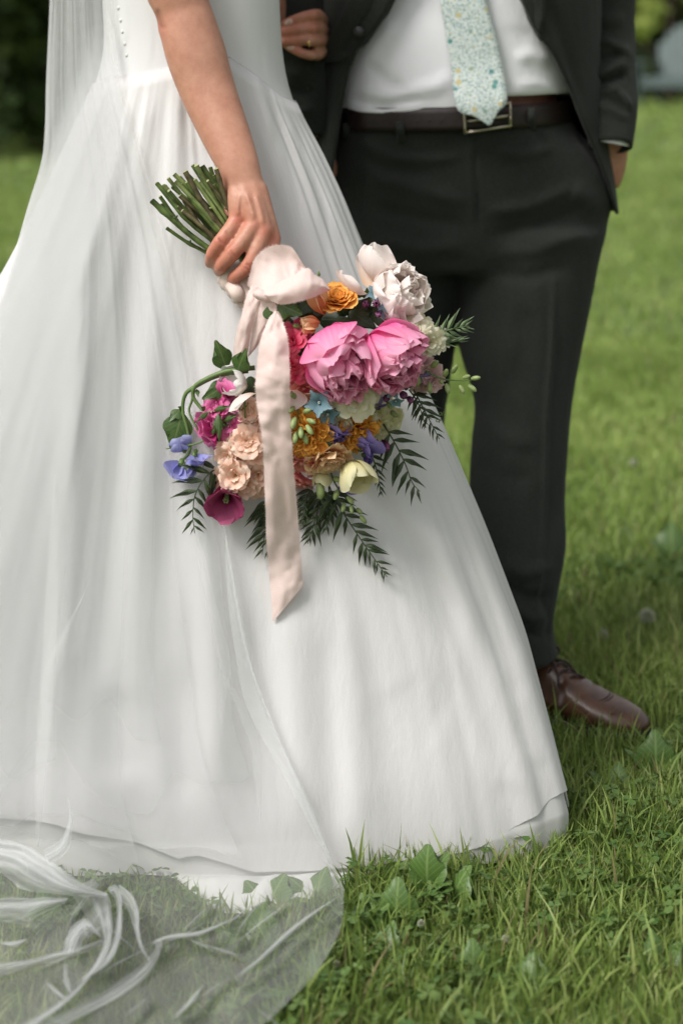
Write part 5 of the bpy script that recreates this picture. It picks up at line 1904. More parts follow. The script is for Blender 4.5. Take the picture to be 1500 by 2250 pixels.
# plum buds near the blue stars
M = Mesh()
for k in range(5):
    G, uv = petal_grid(.013, .0052, .5, -.3, .9, .05, k, .05, .6, .5, 6, 5)
    M.grid(rotz(G, k * 1.257), uv=uv)
plum = M.data("bud", MAT['plum'])
for px, py, d, f, s in [(806, 672, 2.25, (-.2, .4, .8), 1.1), (826, 668, 2.248, (0, .2, .95), 1.35), (830, 685, 2.25, (.1, -.3, .9), 1.0), (880, 862, 2.252, (.4, -.3, .8), 1.2), (895, 872, 2.256, (.5, -.4, .7), 1.0),
                        (848, 868, 2.252, (0, -.5, .8), 1.0), (888, 850, 2.255, (.3, .1, .9), 1.0), (838, 968, 2.275, (.4, -.5, .7), 1.5), (826, 966, 2.275, (0, -.7, .7), 1.2)]:
    put("plum_bud", plum, P(px, py, d), facing(f, R5.random() * 6), scale=s)


# ---- green buds on racemes
M = Mesh()
M.ball((0, 0, .006), (.0036, .0036, .0078), 10, 8)
for k in range(3):
    G, uv = petal_grid(.012, .0028, .5, -.35, .8, 0, k, .2, .5, .5, 5, 4)
    M.grid(rotz(G, k * 2.1), uv=uv)
POD = M.data("green_bud", MAT['podgreen'])


def raceme(line, buds, rad=.0014, name="bud_spray"):
    M = Mesh()
    c = resample(pts_of(line), 20)
    M.tube(c, np.linspace(rad, rad * .5, 20), 6)
    o = part(name, M, MAT['vine'], BQ)
    for px, py, d, f, s in buds:
        q = put("bud", POD, P(px, py, d), facing(f, R5.random() * 6), o, s)
        q.location = Vector(P(px, py, d)) - Vector(BQ.location) - o.location


raceme([(905, 800, 2.262), (935, 815, 2.25), (970, 832, 2.245), (1005, 836, 2.245), (1035, 836, 2.248)],
       [(915, 790, 2.25, (.1, .6, .7), 1.1), (948, 806, 2.24, (.5, .6, .6), 1.1), (918, 826, 2.25, (-.1, -.9, .4), 1.1), (943, 842, 2.245, (0, -.9, .4), 1.0), (976, 826, 2.24, (.2, .7, .6), 1.0), (980, 845, 2.24, (.2, -.8, .5), .95),
        (994, 818, 2.245, (.4, .8, .4), .95), (1010, 848, 2.24, (.4, -.8, .4), .9), (1018, 830, 2.242, (.6, .3, .6), .85), (1030, 846, 2.244, (.7, -.6, .4), .95), (1036, 832, 2.246, (.9, .2, .4), .9), (968, 838, 2.24, (.1, 0, 1), .8)])
raceme([(640, 860, 2.225), (652, 895, 2.215), (660, 930, 2.212), (664, 958, 2.215)],
       [(648, 872, 2.212, (-.3, .4, .8), 1.1), (645, 895, 2.208, (-.4, -.3, .8), 1.0), (668, 905, 2.208, (.6, .3, .7), 1.0), (648, 918, 2.205, (-.2, -.8, .6), 1.2), (676, 922, 2.206, (.7, -.2, .6), 1.0), (660, 940, 2.205, (.1, -.8, .6), 1.1), (674, 936, 2.206, (.5, -.6, .6), 1.1),
        (652, 950, 2.206, (-.2, -.9, .4), 1.1), (668, 954, 2.208, (.3, -.9, .4), 1.0)])
raceme([(720, 1020, 2.26), (735, 1060, 2.262), (755, 1090, 2.268), (790, 1130, 2.275)],
       [(735, 1052, 2.252, (.5, .1, .8), 1.1), (742, 1078, 2.255, (-.3, -.6, .7), 1.1), (758, 1072, 2.256, (.6, .2, .7), 1.0), (764, 1092, 2.258, (.5, -.4, .7), 1.0), (756, 1106, 2.26, (-.2, -.8, .5), .9), (784, 1118, 2.266, (.6, -.4, .6), .8), (792, 1134, 2.27, (.6, -.7, .3), .9), (770, 1112, 2.262, (.2, -.7, .6), .8)])
raceme([(700, 1020, 2.258), (706, 1045, 2.255), (708, 1062, 2.258)], [(704, 1060, 2.25, (0, -.95, .3), 1.6)])
for px, py, d, f, s in [(660, 720, 2.25, (-.5, .3, .8), 1.2), (852, 884, 2.255, (.3, -.4, .8), 1.0), (700, 606, 2.30, (0, 1, .1), .5), (860, 905, 2.27, (.4, -.2, .8), 1.1)]:
    put("green_bud", POD, P(px, py, d), facing(f, 0), scale=s)


# ---- leaves
def leaf_mesh(L, W, droop, key, mat, fold_=.35, wav=.05, tip=.45, wide=.42, seed=1):
    G, uv = petal_grid(L, W, .9, .9 + droop, -fold_, wav, seed, tip, wide, .12, 12, 7, 5)
    M = Mesh()
    M.grid(G, uv=uv)
    return M.data(key, MAT[mat])


LV = [leaf_mesh(.052, .0155, .7, "leaf_blade", 'leaf', seed=k + 1) for k in range(2)] + [leaf_mesh(.052, .017, .6, "leaf_blade", 'darkleaf', seed=k + 4) for k in range(2)]


def leaf_at(a, b, d, w=1.0, kind=0, roll=0.0, tilt=0.25, parent=BQ, name="leaf"):
    """A leaf from its foot a to its tip b (image points), lying nearly flat to the viewer."""
    A_, B_ = P(a[0], a[1], d), P(b[0], b[1], d - .01)
    v = B_ - A_
    L = np.linalg.norm(v)
    xax = Vector(v / L)
    # leaf's own length runs about (sin, cos) of its mean lean: rotate so that it follows v, upper face to the viewer
    nrm = Vector((0, -1, 0)) + Vector((math.sin(roll), 0, tilt))
    nrm = (nrm - xax * nrm.dot(xax)).normalized()
    yax = nrm.cross(xax)
    m3 = Matrix((xax, yax, nrm)).transposed()
    ph = .9 + .32
    q0 = Matrix.Rotation(-(math.pi / 2 - ph) * -1, 3, 'Y')
    q = (m3 @ q0).to_quaternion()
    s = L / .049
    return put(name, LV[kind], A_, q, parent, (s, s * w, s))


for a, b, d, w, k, roll in [((498, 812), (474, 750), 2.275, 1.1, 0, .3), ((522, 818), (540, 768), 2.262, 1.25, 1, -.2), ((400, 905), (378, 985), 2.285, 1.35, 0, .2), ((398, 900), (372, 925), 2.287, 1.2, 1, -.3), ((404, 900), (392, 894), 2.29, 1.0, 0, .2),
                            ((505, 842), (446, 876), 2.275, 1.0, 1, .2), ((606, 662), (612, 724), 2.242, 1.7, 0, .3), ((604, 664), (662, 690), 2.238, 1.35, 1, -.4), ((690, 640), (628, 662), 2.262, 1.5, 2, .1), ((712, 642), (648, 690), 2.258, 1.3, 3, .2),
                            ((752, 640), (740, 630), 2.285, 1.6, 0, .4), ((790, 655), (788, 632), 2.278, 1.5, 0, .1), ((800, 655), (806, 634), 2.275, 1.3, 1, .5), ((735, 650), (715, 636), 2.28, 1.2, 2, .1), ((770, 655), (762, 628), 2.285, 1.2, 3, .1), ((695, 665), (680, 648), 2.275, 1.0, 0, .5),
                            ((458, 906), (432, 926), 2.262, .6, 0, .1), ((470, 902), (506, 892), 2.26, .5, 1, .2), ((480, 905), (482, 970), 2.258, .45, 0, .1), ((490, 925), (522, 912), 2.256, .5, 1, -.2), ((486, 905), (466, 960), 2.262, .5, 0, .2), ((500, 930), (470, 940), 2.262, .4, 1, .2),
                            ((432, 855), (436, 872), 2.28, .8, 1, .2), ((452, 900), (442, 895), 2.27, 1.0, 0, .2), ((405, 1015), (410, 1035), 2.27, .8, 3, .2), ((432, 985), (428, 1000), 2.272, .8, 0, .2), ((700, 600), (702, 608), 2.30, .6, 0, 0)]:
    leaf_at(a, b, d, w, k, roll)
# dark greenery packed behind the blooms
for k in range(46):
    t = R5.uniform(0, 2 * math.pi)
    rr = math.sqrt(R5.random())
    cx, cy = 715 + 165 * rr * math.cos(t) + (-40 if math.sin(t) > 0 else 60) * .6, 850 + 185 * rr * math.sin(t)
    an = math.atan2(cy - 700, cx - 650) + R5.uniform(-.8, .8)
    ln = R5.uniform(45, 80)
    leaf_at((cx - math.cos(an) * ln / 2, cy - math.sin(an) * ln / 2), (cx + math.cos(an) * ln / 2, cy + math.sin(an) * ln / 2), R5.uniform(2.285, 2.31), R5.uniform(.8, 1.4), 2 + k % 2, R5.uniform(-.5, .5), R5.uniform(-.3, .5))


# ---- pepper-tree fronds: a rachis with paired leaflets
def leaflet_mesh(key, mat, seed, seed_bow):
    G, uv = petal_grid(1.0, .110, 1.35, 1.95, -.5, .02, seed, .9, .4, .25, 9, 5, 3)
    t = G[..., 0:1] / G[..., 0].max()
    G[..., 1:2] += seed_bow * .20 * t * t                     # sickle curve
    M = Mesh()
    M.grid(G, uv=uv)
    return M.data(key, MAT[mat])


LF = {m_: {sd: leaflet_mesh("leaflet", m_, 1 + (sd > 0), sd) for sd in (-1, 1)} for m_ in ('frond', 'palefrond')}


def frond(line, n, l0, l1, mat='frond', sides=(1, 1), start=.12, ang=50, wscale=1.0, rad=.0011):
    """line: image points of the rachis with depth; n leaflet pairs; l0..l1 leaflet length in px along it."""
    im = resample(np.array(line, float), 40)
    for i in range(40):
        dd = depth_on(FRONT_BVH, im[i, 0], im[i, 1])
        if dd is not None:
            im[i, 2] = min(im[i, 2], dd - .012)
    for _ in range(4):
        im[1:-1, 2] = (im[:-2, 2] + im[2:, 2] + im[1:-1, 2]) / 3
    c = pts_of(im)
    M = Mesh()
    M.tube(c, np.linspace(rad, rad * .45, 40), 6)
    o = part("pepper_frond", M, MAT['vine'] if mat == 'palefrond' else MAT['frond'], BQ)
    for k in range(n):
        t = start + (1 - start) * (k + .5) / n
        i = int(t * 38)
        tg = im[i + 1, :2] - im[i, :2]
        a0 = math.atan2(tg[1], tg[0])
        for sd, on_ in ((-1, sides[0]), (1, sides[1])):
            if not on_ or R5.random() < .06:
                continue
            f = math.sin(math.pi * min(1, .18 + t * .86)) ** .6
            L = 1.22 * (l0 + (l1 - l0) * t) * (.55 + .5 * f) * R5.uniform(.72, 1.18)
            a = a0 + sd * math.radians((ang + 8 - 18 * t) * R5.uniform(.85, 1.15))
            ii = min(39, i + (1 if sd > 0 else 0))
            p = c[ii]
            d = im[ii, 2]
            q2 = P(im[ii, 0] + math.cos(a) * L, im[ii, 1] + math.sin(a) * L, d + R5.uniform(-.014, .004))
            v = Vector(q2 - p)
            Lw = v.length
            x = v.normalized()
            nr_ = Vector((R5.uniform(-.35, .35), -1, R5.uniform(-.1, .4)))
            nr_ = (nr_ - x * nr_.dot(x)).normalized()
            # leaflets bow towards the tip of the frond
            y = nr_.cross(x)
            bow = sd * -.32
            m3 = Matrix((x, y, nr_)).transposed()
            e = sub("leaflet", LF[mat][sd], o, (m3 @ Matrix.Rotation(.08, 3, 'Y')).to_quaternion(), Vector(p) - Vector(BQ.location), (Lw, Lw * .92 * wscale, Lw))
    return o


frond([(488, 1022, 2.27), (455, 1045, 2.275), (430, 1085, 2.285), (424, 1130, 2.292), (428, 1172, 2.296)], 8, 62, 34, start=.02, ang=58)
frond([(590, 1070, 2.28), (588, 1120, 2.286), (582, 1170, 2.292), (576, 1218, 2.296)], 7, 58, 34, sides=(0, 1), ang=52)
frond([(588, 1080, 2.288), (590, 1140, 2.292), (588, 1225, 2.298)], 6, 50, 30, ang=45)
frond([(706, 1050, 2.272), (702, 1100, 2.276), (690, 1150, 2.283), (676, 1195, 2.288)], 7, 62, 34, ang=42)
frond([(690, 1060, 2.282), (672, 1100, 2.286), (660, 1150, 2.29)], 6, 55, 34, ang=40)
frond([(708, 1030, 2.268), (738, 1100, 2.272), (782, 1170, 2.278), (820, 1225, 2.282), (850, 1268, 2.284)], 13, 62, 30, start=.16, ang=52)
frond([(722, 1062, 2.284), (724, 1110, 2.288), (716, 1165, 2.29)], 6, 55, 40, ang=38)
frond([(842, 932, 2.272), (868, 975, 2.274), (890, 1020, 2.278), (905, 1060, 2.28), (922, 1080, 2.282)], 8, 62, 40, start=.05, ang=55)
frond([(800, 975, 2.278), (820, 1010, 2.28), (832, 1055, 2.284), (836, 1088, 2.288)], 8, 30, 20, ang=45)
frond([(905, 850, 2.268), (926, 890, 2.262), (944, 925, 2.262), (965, 965, 2.262)], 7, 48, 26, ang=50)
frond([(898, 856, 2.272), (915, 880, 2.27), (925, 905, 2.27), (935, 940, 2.27)], 5, 34, 22, sides=(1, 1), ang=60, wscale=1.2)
frond([(945, 740, 2.262), (975, 728, 2.256), (1005, 720, 2.252), (1030, 716, 2.25)], 6, 42, 30, 'palefrond', start=.02, ang=46)
frond([(955, 752, 2.26), (985, 752, 2.256), (1015, 748, 2.254)], 3, 34, 26, 'palefrond', ang=25)


# ---- curling pea vines and tendrils
def vine(line, r0, r1, name="vine"):
    M = Mesh()
    im = resample(np.array(line, float), 50)
    for i in range(50):
        dd = depth_on(FRONT_BVH, im[i, 0], im[i, 1])
        if dd is not None:
            im[i, 2] = min(im[i, 2], dd - .006)
    c = pts_of(im)
    M.tube(c, np.linspace(r0, r1, 50), 6)
    return part(name, M, MAT['vine'], BQ)


vine([(560, 808, 2.268), (500, 815, 2.268), (455, 832, 2.272), (428, 850, 2.276), (425, 872, 2.278), (438, 892, 2.276), (450, 905, 2.272)], .0034, .0024)
vine([(545, 815, 2.272), (480, 825, 2.274), (425, 852, 2.28), (406, 870, 2.284), (402, 905, 2.284), (412, 945, 2.28), (418, 985, 2.276), (408, 1005, 2.276), (395, 1012, 2.28)], .0032, .0018)
vine([(426, 858, 2.282), (422, 880, 2.284), (416, 905, 2.284), (432, 940, 2.278), (442, 960, 2.276)], .0018, .0012)
vine([(520, 920, 2.262), (480, 950, 2.262), (440, 972, 2.268), (405, 980, 2.276), (365, 986, 2.282)], .0015, .0008, "tendril")
vine([(515, 885, 2.262), (490, 900, 2.262), (455, 906, 2.265)], .0016, .0016)
vine([(540, 860, 2.258), (538, 900, 2.256), (540, 930, 2.258)], .0012, .001)
for cx, cy, r in [(522, 895, 12), (508, 905, 9), (530, 885, 15), (498, 925, 10), (962, 920, 6), (968, 905, 6)]:
    t = np.linspace(0, 4.2, 26)
    line = [(cx + r * math.cos(a * 1.5) * (1 - a / 7), cy + r * .8 * math.sin(a * 1.5) + a * 2, 2.258 + .003 * math.sin(a * 3)) for a in t]
    M = Mesh()
    M.tube(pts_of(line), .0006, 5)
    part("tendril", M, MAT['vine'], BQ)

# ---- stems
ENDS = [(334, 441), (346, 404), (352, 432), (361, 410), (370, 392), (383, 383), (386, 398), (380, 412), (407, 377), (393, 390), (416, 386), (423, 363), (432, 364), (444, 365), (450, 389), (462, 368), (475, 371), (484, 392),
        (401, 463), (447, 414), (366, 501), (438, 380), (372, 420), (398, 405), (412, 400), (428, 395), (440, 400), (457, 398), (468, 405), (356, 450), (378, 440), (395, 430), (418, 425), (433, 430), (470, 385), (482, 415), (405, 440), (390, 455)]
for k, (ex, ey) in enumerate(ENDS):
    rr = random.Random(k * 7 + 1)
    lay = rr.uniform(-1, 1)
    front = k >= 18 and k not in (20, 21)
    d0 = 2.332 + (.020 * lay if not front else -.004 + .012 * lay)
    # where it passes under the hand, across the bundle
    s = ((ex - 334) * .62 - (ey - 441) * .78) / 190 - .45
    mx, my = 532 + s * 62 + rr.uniform(-6, 6), 566 - s * 42 + rr.uniform(-6, 6)
    if k == 20:
        mx, my = 488, 580
    dm = 2.340 + .016 * lay
    ox, oy = 590 + s * 30 + rr.uniform(-8, 8), 668 - s * 20 + rr.uniform(-5, 5)
    line = [(ex, ey, d0), (ex * .55 + mx * .45 + rr.uniform(-11, 11), ey * .55 + my * .45 + rr.uniform(-11, 11), (d0 + dm) / 2 + rr.uniform(-.003, .003)), (mx, my, dm), (ox, oy, 2.325 + .012 * lay), (660 + rr.uniform(-40, 60), 790 + rr.uniform(-40, 60), 2.30)]
    c = resample(pts_of(line), 26)
    r = rr.uniform(.0022, .0044) * (1.0 if k != 20 else .8)
    rad = np.full(26, r)
    if rr.random() < .6:                                     # a node
        j = rr.randint(2, 9)
        rad[j] *= 1.28
    M = Mesh()
    M.tube(c, rad, 8, caps=False)
    cut = c[0] - (c[1] - c[0]) * .02
    a = np.linspace(0, 2 * math.pi, 8, endpoint=False)
    T = (c[1] - c[0]) / np.linalg.norm(c[1] - c[0])
    sd = np.cross(T, (0, -1, 0))
    sd /= np.linalg.norm(sd)
    up = np.cross(sd, T)
    sl_ = rr.uniform(-.9, .9)
    rim = np.array([cut + (math.cos(q) * sd + math.sin(q) * up) * r - T * math.sin(q) * r * sl_ for q in a])
    M.grid(np.stack([rim, np.array([c[0] + T * .0012 + (math.cos(q) * sd + math.sin(q) * up) * r for q in a])]), closed=True, mi=0)
    M.add(np.vstack([rim, cut[None] - T * r * .1]), [(i, (i + 1) % 8, 8) for i in range(8)], mi=1)
    if rr.random() < .5:
        j = rr.randint(3, 8)
        M.tube(resample([c[j], c[j] + up * .003 + sd * rr.choice((-1, 1)) * .005 - T * .003], 4), [.0018, .0016, .0014, .0011], 6)
    part("stem", M, [MAT[rr.choice(('stem', 'stem', 'stem', 'stempale', 'stempale', 'stembrown'))], MAT['stemcut']], BQ)
# binding tape just below the hand
M = Mesh()
c = resample(pts_of([(505, 596, 2.338), (545, 640, 2.325), (600, 690, 2.318)]), 20)
M.tube(c, [(.0235 - .0012 * math.sin(i * 1.7), .023) for i in range(20)], 22)
M.tube(resample(pts_of([(508, 622, 2.312), (520, 642, 2.302), (528, 660, 2.308)]), 8), [(.010, .006)] * 8, 10)
part("binding_tape", M, MAT['tape'], BQ)


# ---- ribbon
def ribbon(Lp, Rp, seed, wave=.004, n=70, nc=13, fray=(1, 1), name="ribbon_tail", bow=.004):
    L, R = resample(np.array(Lp, float), n), resample(np.array(Rp, float), n)
    G = np.zeros((n, nc, 3))
    t = np.linspace(0, 1, nc)
    for i in range(n):
        px = L[i, 0] * (1 - t) + R[i, 0] * t
        py = L[i, 1] * (1 - t) + R[i, 1] * t
        d = L[i, 2] * (1 - t) + R[i, 2] * t
        d = d - bow * np.sin(math.pi * t) - wave * fbm(t * 1.6 + seed, i * .085 + 0 * t, seed, 2) - wave * .25 * fbm(t * 5 + seed, i * .35 + 0 * t, seed + 3, 2)
        ed = (np.abs(t - .5) > .49) * R5.uniform(-.6, .6)
        G[i] = np.stack([(px + ed - CX) * d / F, d, CAMZ + (HY - py) * d / F], -1)
    M = Mesh()
    M.grid(G)
    # frayed threads along both edges
    for e, (k0, k1) in enumerate(((0, 1), (-1, -2))):
        if not fray[e]:
            continue
        for i in range(n - 1):
            for q in range(7):
                f = (q + R5.random()) / 7
                p = G[i, k0] * (1 - f) + G[i + 1, k0] * f
                inn = G[i, k1] * (1 - f) + G[i + 1, k1] * f
                al = G[i + 1, k0] - G[i, k0]
                al /= np.linalg.norm(al) + 1e-9
                o_ = p - inn
                o_ /= np.linalg.norm(o_) + 1e-9
                Lh = R5.uniform(.0008, .0036)
                tip = p + o_ * Lh + al * R5.uniform(-.0022, .0022) + np.array((0, R5.uniform(-.001, .001), 0))
                M.add([p - al * .0002, p + al * .0002, tip], [(0, 1, 2)])
    return part(name, M, MAT['ribbon'], BQ)


ribbon([(600, 684, 2.235), (586, 712, 2.222), (572, 750, 2.208), (566, 800, 2.202), (562, 850, 2.198), (567, 900, 2.198), (576, 960, 2.202), (580, 1020, 2.206), (583, 1100, 2.220), (586, 1190, 2.240), (594, 1280, 2.255), (600, 1366, 2.258)],
       [(612, 684, 2.235), (622, 712, 2.220), (632, 750, 2.205), (635, 800, 2.200), (636, 850, 2.196), (637, 900, 2.196), (640, 960, 2.200), (644, 1020, 2.205), (651, 1100, 2.220), (657, 1180, 2.240), (661, 1240, 2.252), (664, 1289, 2.255)], 3, .011, 110)
ribbon([(556, 622, 2.262), (541, 655, 2.255), (531, 695, 2.252), (518, 740, 2.258), (513, 788, 2.268)],
       [(580, 640, 2.250), (570, 670, 2.246), (558, 705, 2.246), (549, 745, 2.252), (542, 792, 2.262)], 8, .007, 40)
ribbon([(578, 648, 2.245), (570, 680, 2.248), (556, 725, 2.256), (545, 785, 2.266)],
       [(606, 668, 2.232), (606, 692, 2.236), (592, 720, 2.246), (560, 768, 2.262)], 12, .005, 36)
# loop: rises from the knot, folds over, and comes back as the front lobe
ribbon([(544, 628, 2.262), (555, 580, 2.262), (574, 553, 2.262), (607, 539, 2.260), (641, 545, 2.258), (662, 576, 2.255), (674, 592, 2.250)],
       [(572, 650, 2.240), (590, 640, 2.232), (610, 624, 2.236), (632, 612, 2.244), (650, 604, 2.248), (664, 600, 2.250), (677, 598, 2.248)], 21, .006, 50, 15, name="ribbon_loop", bow=-.008)
ribbon([(562, 640, 2.245), (600, 626, 2.236), (640, 608, 2.232), (674, 590, 2.236), (692, 604, 2.236), (712, 617, 2.240), (724, 634, 2.246)],
       [(576, 652, 2.240), (598, 662, 2.224), (622, 668, 2.218), (660, 661, 2.216), (695, 650, 2.224), (714, 642, 2.234), (726, 637, 2.244)], 24, .005, 50, 15, name="ribbon_loop", bow=.012)
M = Mesh()
G = np.zeros((10, 16, 3))
a = np.linspace(0, 2 * math.pi, 16, endpoint=False)
for i, t in enumerate(np.linspace(-1, 1, 10)):
    r = .0135 * math.sqrt(max(.05, 1 - t * t)) * (1 + .10 * np.sin(a * 5 + i))
    c = P(580 + t * 10, 650 + t * 14, 2.236)
    G[i] = c + np.stack([np.cos(a) * r, -np.sin(a) * r * .8, np.zeros(16)], -1)
M.grid(G, closed=True, capa=True, capb=True)
part("ribbon_knot", M, MAT['ribbon'], BQ)

# ------------------------------------------------------------------ lawn: grass blades, clover, weeds
HEM = dress_point(TH, 1812, -0.004)[:, :2]
HC = HEM.mean(0)


def under_gown(x, y, k=1.0):
    """Inside the hem outline (scaled by k)?"""
    an = np.arctan2(-(y - HC[1]), x - HC[0])
    ha = np.arctan2(-(HEM[:, 1] - HC[1]), HEM[:, 0] - HC[0])
    o = np.argsort(ha)
    r = np.interp(an, ha[o], np.hypot(HEM[o, 0] - HC[0], HEM[o, 1] - HC[1]), period=2 * math.pi)
    return np.hypot(x - HC[0], y - HC[1]) < r * k


def under_veil(x, y):
    px, py = proj(np.stack([x, y, 0 * x + .02], -1))
    edge = np.interp(py, [1900, 1955, 2040, 2130, 2195, 2270, 2400], [756, 752, 744, 697, 637, 557, 420])
    return (px < edge) & (py > 1840)


def in_shoe(x, y):
    a, b = np.array((X_at(1092, 2.80), 2.80)), np.array((X_at(1424, 2.665), 2.665))
    ab = b - a
    t = np.clip(((x - a[0]) * ab[0] + (y - a[1]) * ab[1]) / (ab @ ab), 0, 1)
    return np.hypot(x - a[0] - t * ab[0], y - a[1] - t * ab[1]) < .045


def wedge_points(n, y0, y1, mx, mk):
    """Scatter n points over the trapezium the lawn shows as between depths y0 and y1, with margins."""
    y = np.sqrt(RNG.uniform(y0 * y0, y1 * y1, n))
    hw = y * 0.2 * mk + mx
    x = RNG.uniform(-1, 1, n) * hw
    return x, y


def blades(x, y, hgt, wid, lean, name_seed, segs=3):
    n = len(x)
    z = ground_z(x, y)
    az = RNG.uniform(0, 2 * math.pi, n)
    ln = lean * RNG.uniform(.15, 1.0, n) ** 1.2
    h = hgt * RNG.uniform(.55, 1.2, n)
    w = wid * RNG.uniform(.6, 1.25, n)
    fa = RNG.uniform(0, 2 * math.pi, n)                       # which way the flat side faces
    sx, sy = np.cos(fa), np.sin(fa)
    rows = []
    for k in range(segs + 1):
        t = k / segs
        off = h * ln * t ** 1.7
        zz = z + h * (t - .30 * ln ** 1.5 * t * t)
        ww = w * (1 - t) ** .55 * (.75 + .5 * min(1, t * 3)) if k < segs else w * 0
        cx, cy = x + np.cos(az) * off, y + np.sin(az) * off
        if k < segs:
            rows.append(np.stack([cx - sx * ww / 2, cy - sy * ww / 2, zz], -1))
            rows.append(np.stack([cx + sx * ww / 2, cy + sy * ww / 2, zz], -1))
        else:
            rows.append(np.stack([cx, cy, zz], -1))
    V = np.stack(rows, 1)                                     # n, 2*segs+1, 3
    m = 2 * segs + 1
    b = (np.arange(n) * m)[:, None]
    quads = np.concatenate([b + np.array([[2 * k, 2 * k + 1, 2 * k + 3, 2 * k + 2]]) for k in range(segs - 1)])
    tris = b + np.array([[2 * segs - 2, 2 * segs - 1, 2 * segs]])
    hue = RNG.uniform(0, 1, n)
    patch = np.clip(fbm(x * 2.2, y * 2.2, 5, 3) * .9 + .5, 0, 1)
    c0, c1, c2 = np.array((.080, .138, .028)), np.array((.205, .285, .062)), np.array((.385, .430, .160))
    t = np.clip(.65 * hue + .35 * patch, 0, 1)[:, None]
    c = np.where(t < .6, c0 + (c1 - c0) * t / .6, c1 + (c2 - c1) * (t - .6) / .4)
    c = c * (1 + .28 * smooth01((y - 2.9) / 1.5))[:, None]     # sunlight on the open lawn behind, painted into the blade colour
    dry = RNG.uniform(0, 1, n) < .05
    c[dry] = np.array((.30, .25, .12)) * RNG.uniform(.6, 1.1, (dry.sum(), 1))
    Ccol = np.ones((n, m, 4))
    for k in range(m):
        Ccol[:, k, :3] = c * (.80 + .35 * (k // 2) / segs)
    return V.reshape(-1, 3), quads, tris, Ccol.reshape(-1, 4)


def fast_mesh(name, packs, mat):
    Vs, Q, T, Cs, n = [], [], [], [], 0
    for V, q, t, c in packs:
        Vs.append(V)
        Q.append(q + n)
        T.append(t + n)
        Cs.append(c)
        n += len(V)
    V, Q, T, Cc = np.concatenate(Vs), np.concatenate(Q), np.concatenate(T), np.concatenate(Cs)
    me = bpy.data.meshes.new(name)
    me.vertices.add(len(V))
    me.vertices.foreach_set("co", V.ravel().astype(np.float32))
    me.loops.add(len(Q) * 4 + len(T) * 3)
    me.loops.foreach_set("vertex_index", np.concatenate([Q.ravel(), T.ravel()]).astype(np.int32))
    me.polygons.add(len(Q) + len(T))
    st = np.concatenate([np.arange(len(Q)) * 4, len(Q) * 4 + np.arange(len(T)) * 3]).astype(np.int32)
    me.polygons.foreach_set("loop_start", st)
    me.polygons.foreach_set("use_smooth", np.ones(len(st), bool))
    me.update(calc_edges=True)
    a = me.color_attributes.new("col", 'FLOAT_COLOR', 'POINT')
    a.data.foreach_set("color", Cc.ravel().astype(np.float32))
    me.materials.append(mat)
    return me


def build_grass():
    packs = []
    for n, y0, y1, mx, mk, h, w, ln, sg in [(62000, 1.55, 3.1, .22, 1.15, .046, .0030, .95, 3), (70000, 3.1, 6.5, .30, 1.25, .048, .0048, .9, 3), (60000, 6.5, 14, .6, 1.35, .055, .011, .9, 2), (50000, 14, 32, 1.5, 1.5, .075, .028, .8, 2)]:
        x, y = wedge_points(n, y0, y1, mx, mk)
        keep = ~under_gown(x, y, .93) & ~in_shoe(x, y)
        x, y = x[keep], y[keep]
        hh = np.full(len(x), h) * (1 + .35 * fbm(x * 6, y * 6, 15, 2))
        hh = np.where(under_veil(x, y), np.minimum(hh, .040), hh)
        gx_, gy_ = proj(np.stack([x, y, 0 * x], -1))
        pool = under_veil(x, y) & (gy_ < np.interp(gx_, LINING_IMG[:, 0], LINING_IMG[:, 1] + 24))
        hh = np.where(under_veil(x, y) & (gy_ < 2000), np.minimum(hh, .024), hh)
        x, y, hh = x[~pool], y[~pool], hh[~pool]
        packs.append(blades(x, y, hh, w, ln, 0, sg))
    # longer blades that stand out
    x, y = wedge_points(5200, 1.6, 3.2, .2, 1.1)
    keep = ~under_gown(x, y, 1.0) & ~in_shoe(x, y) & ~under_veil(x, y)
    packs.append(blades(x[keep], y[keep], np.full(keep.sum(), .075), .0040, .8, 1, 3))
    # fine thatch of short crossing blades
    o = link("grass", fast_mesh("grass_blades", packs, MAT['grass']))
    tag(o, "dense green lawn grass with long and dry blades", None, None, "stuff")


build_grass()


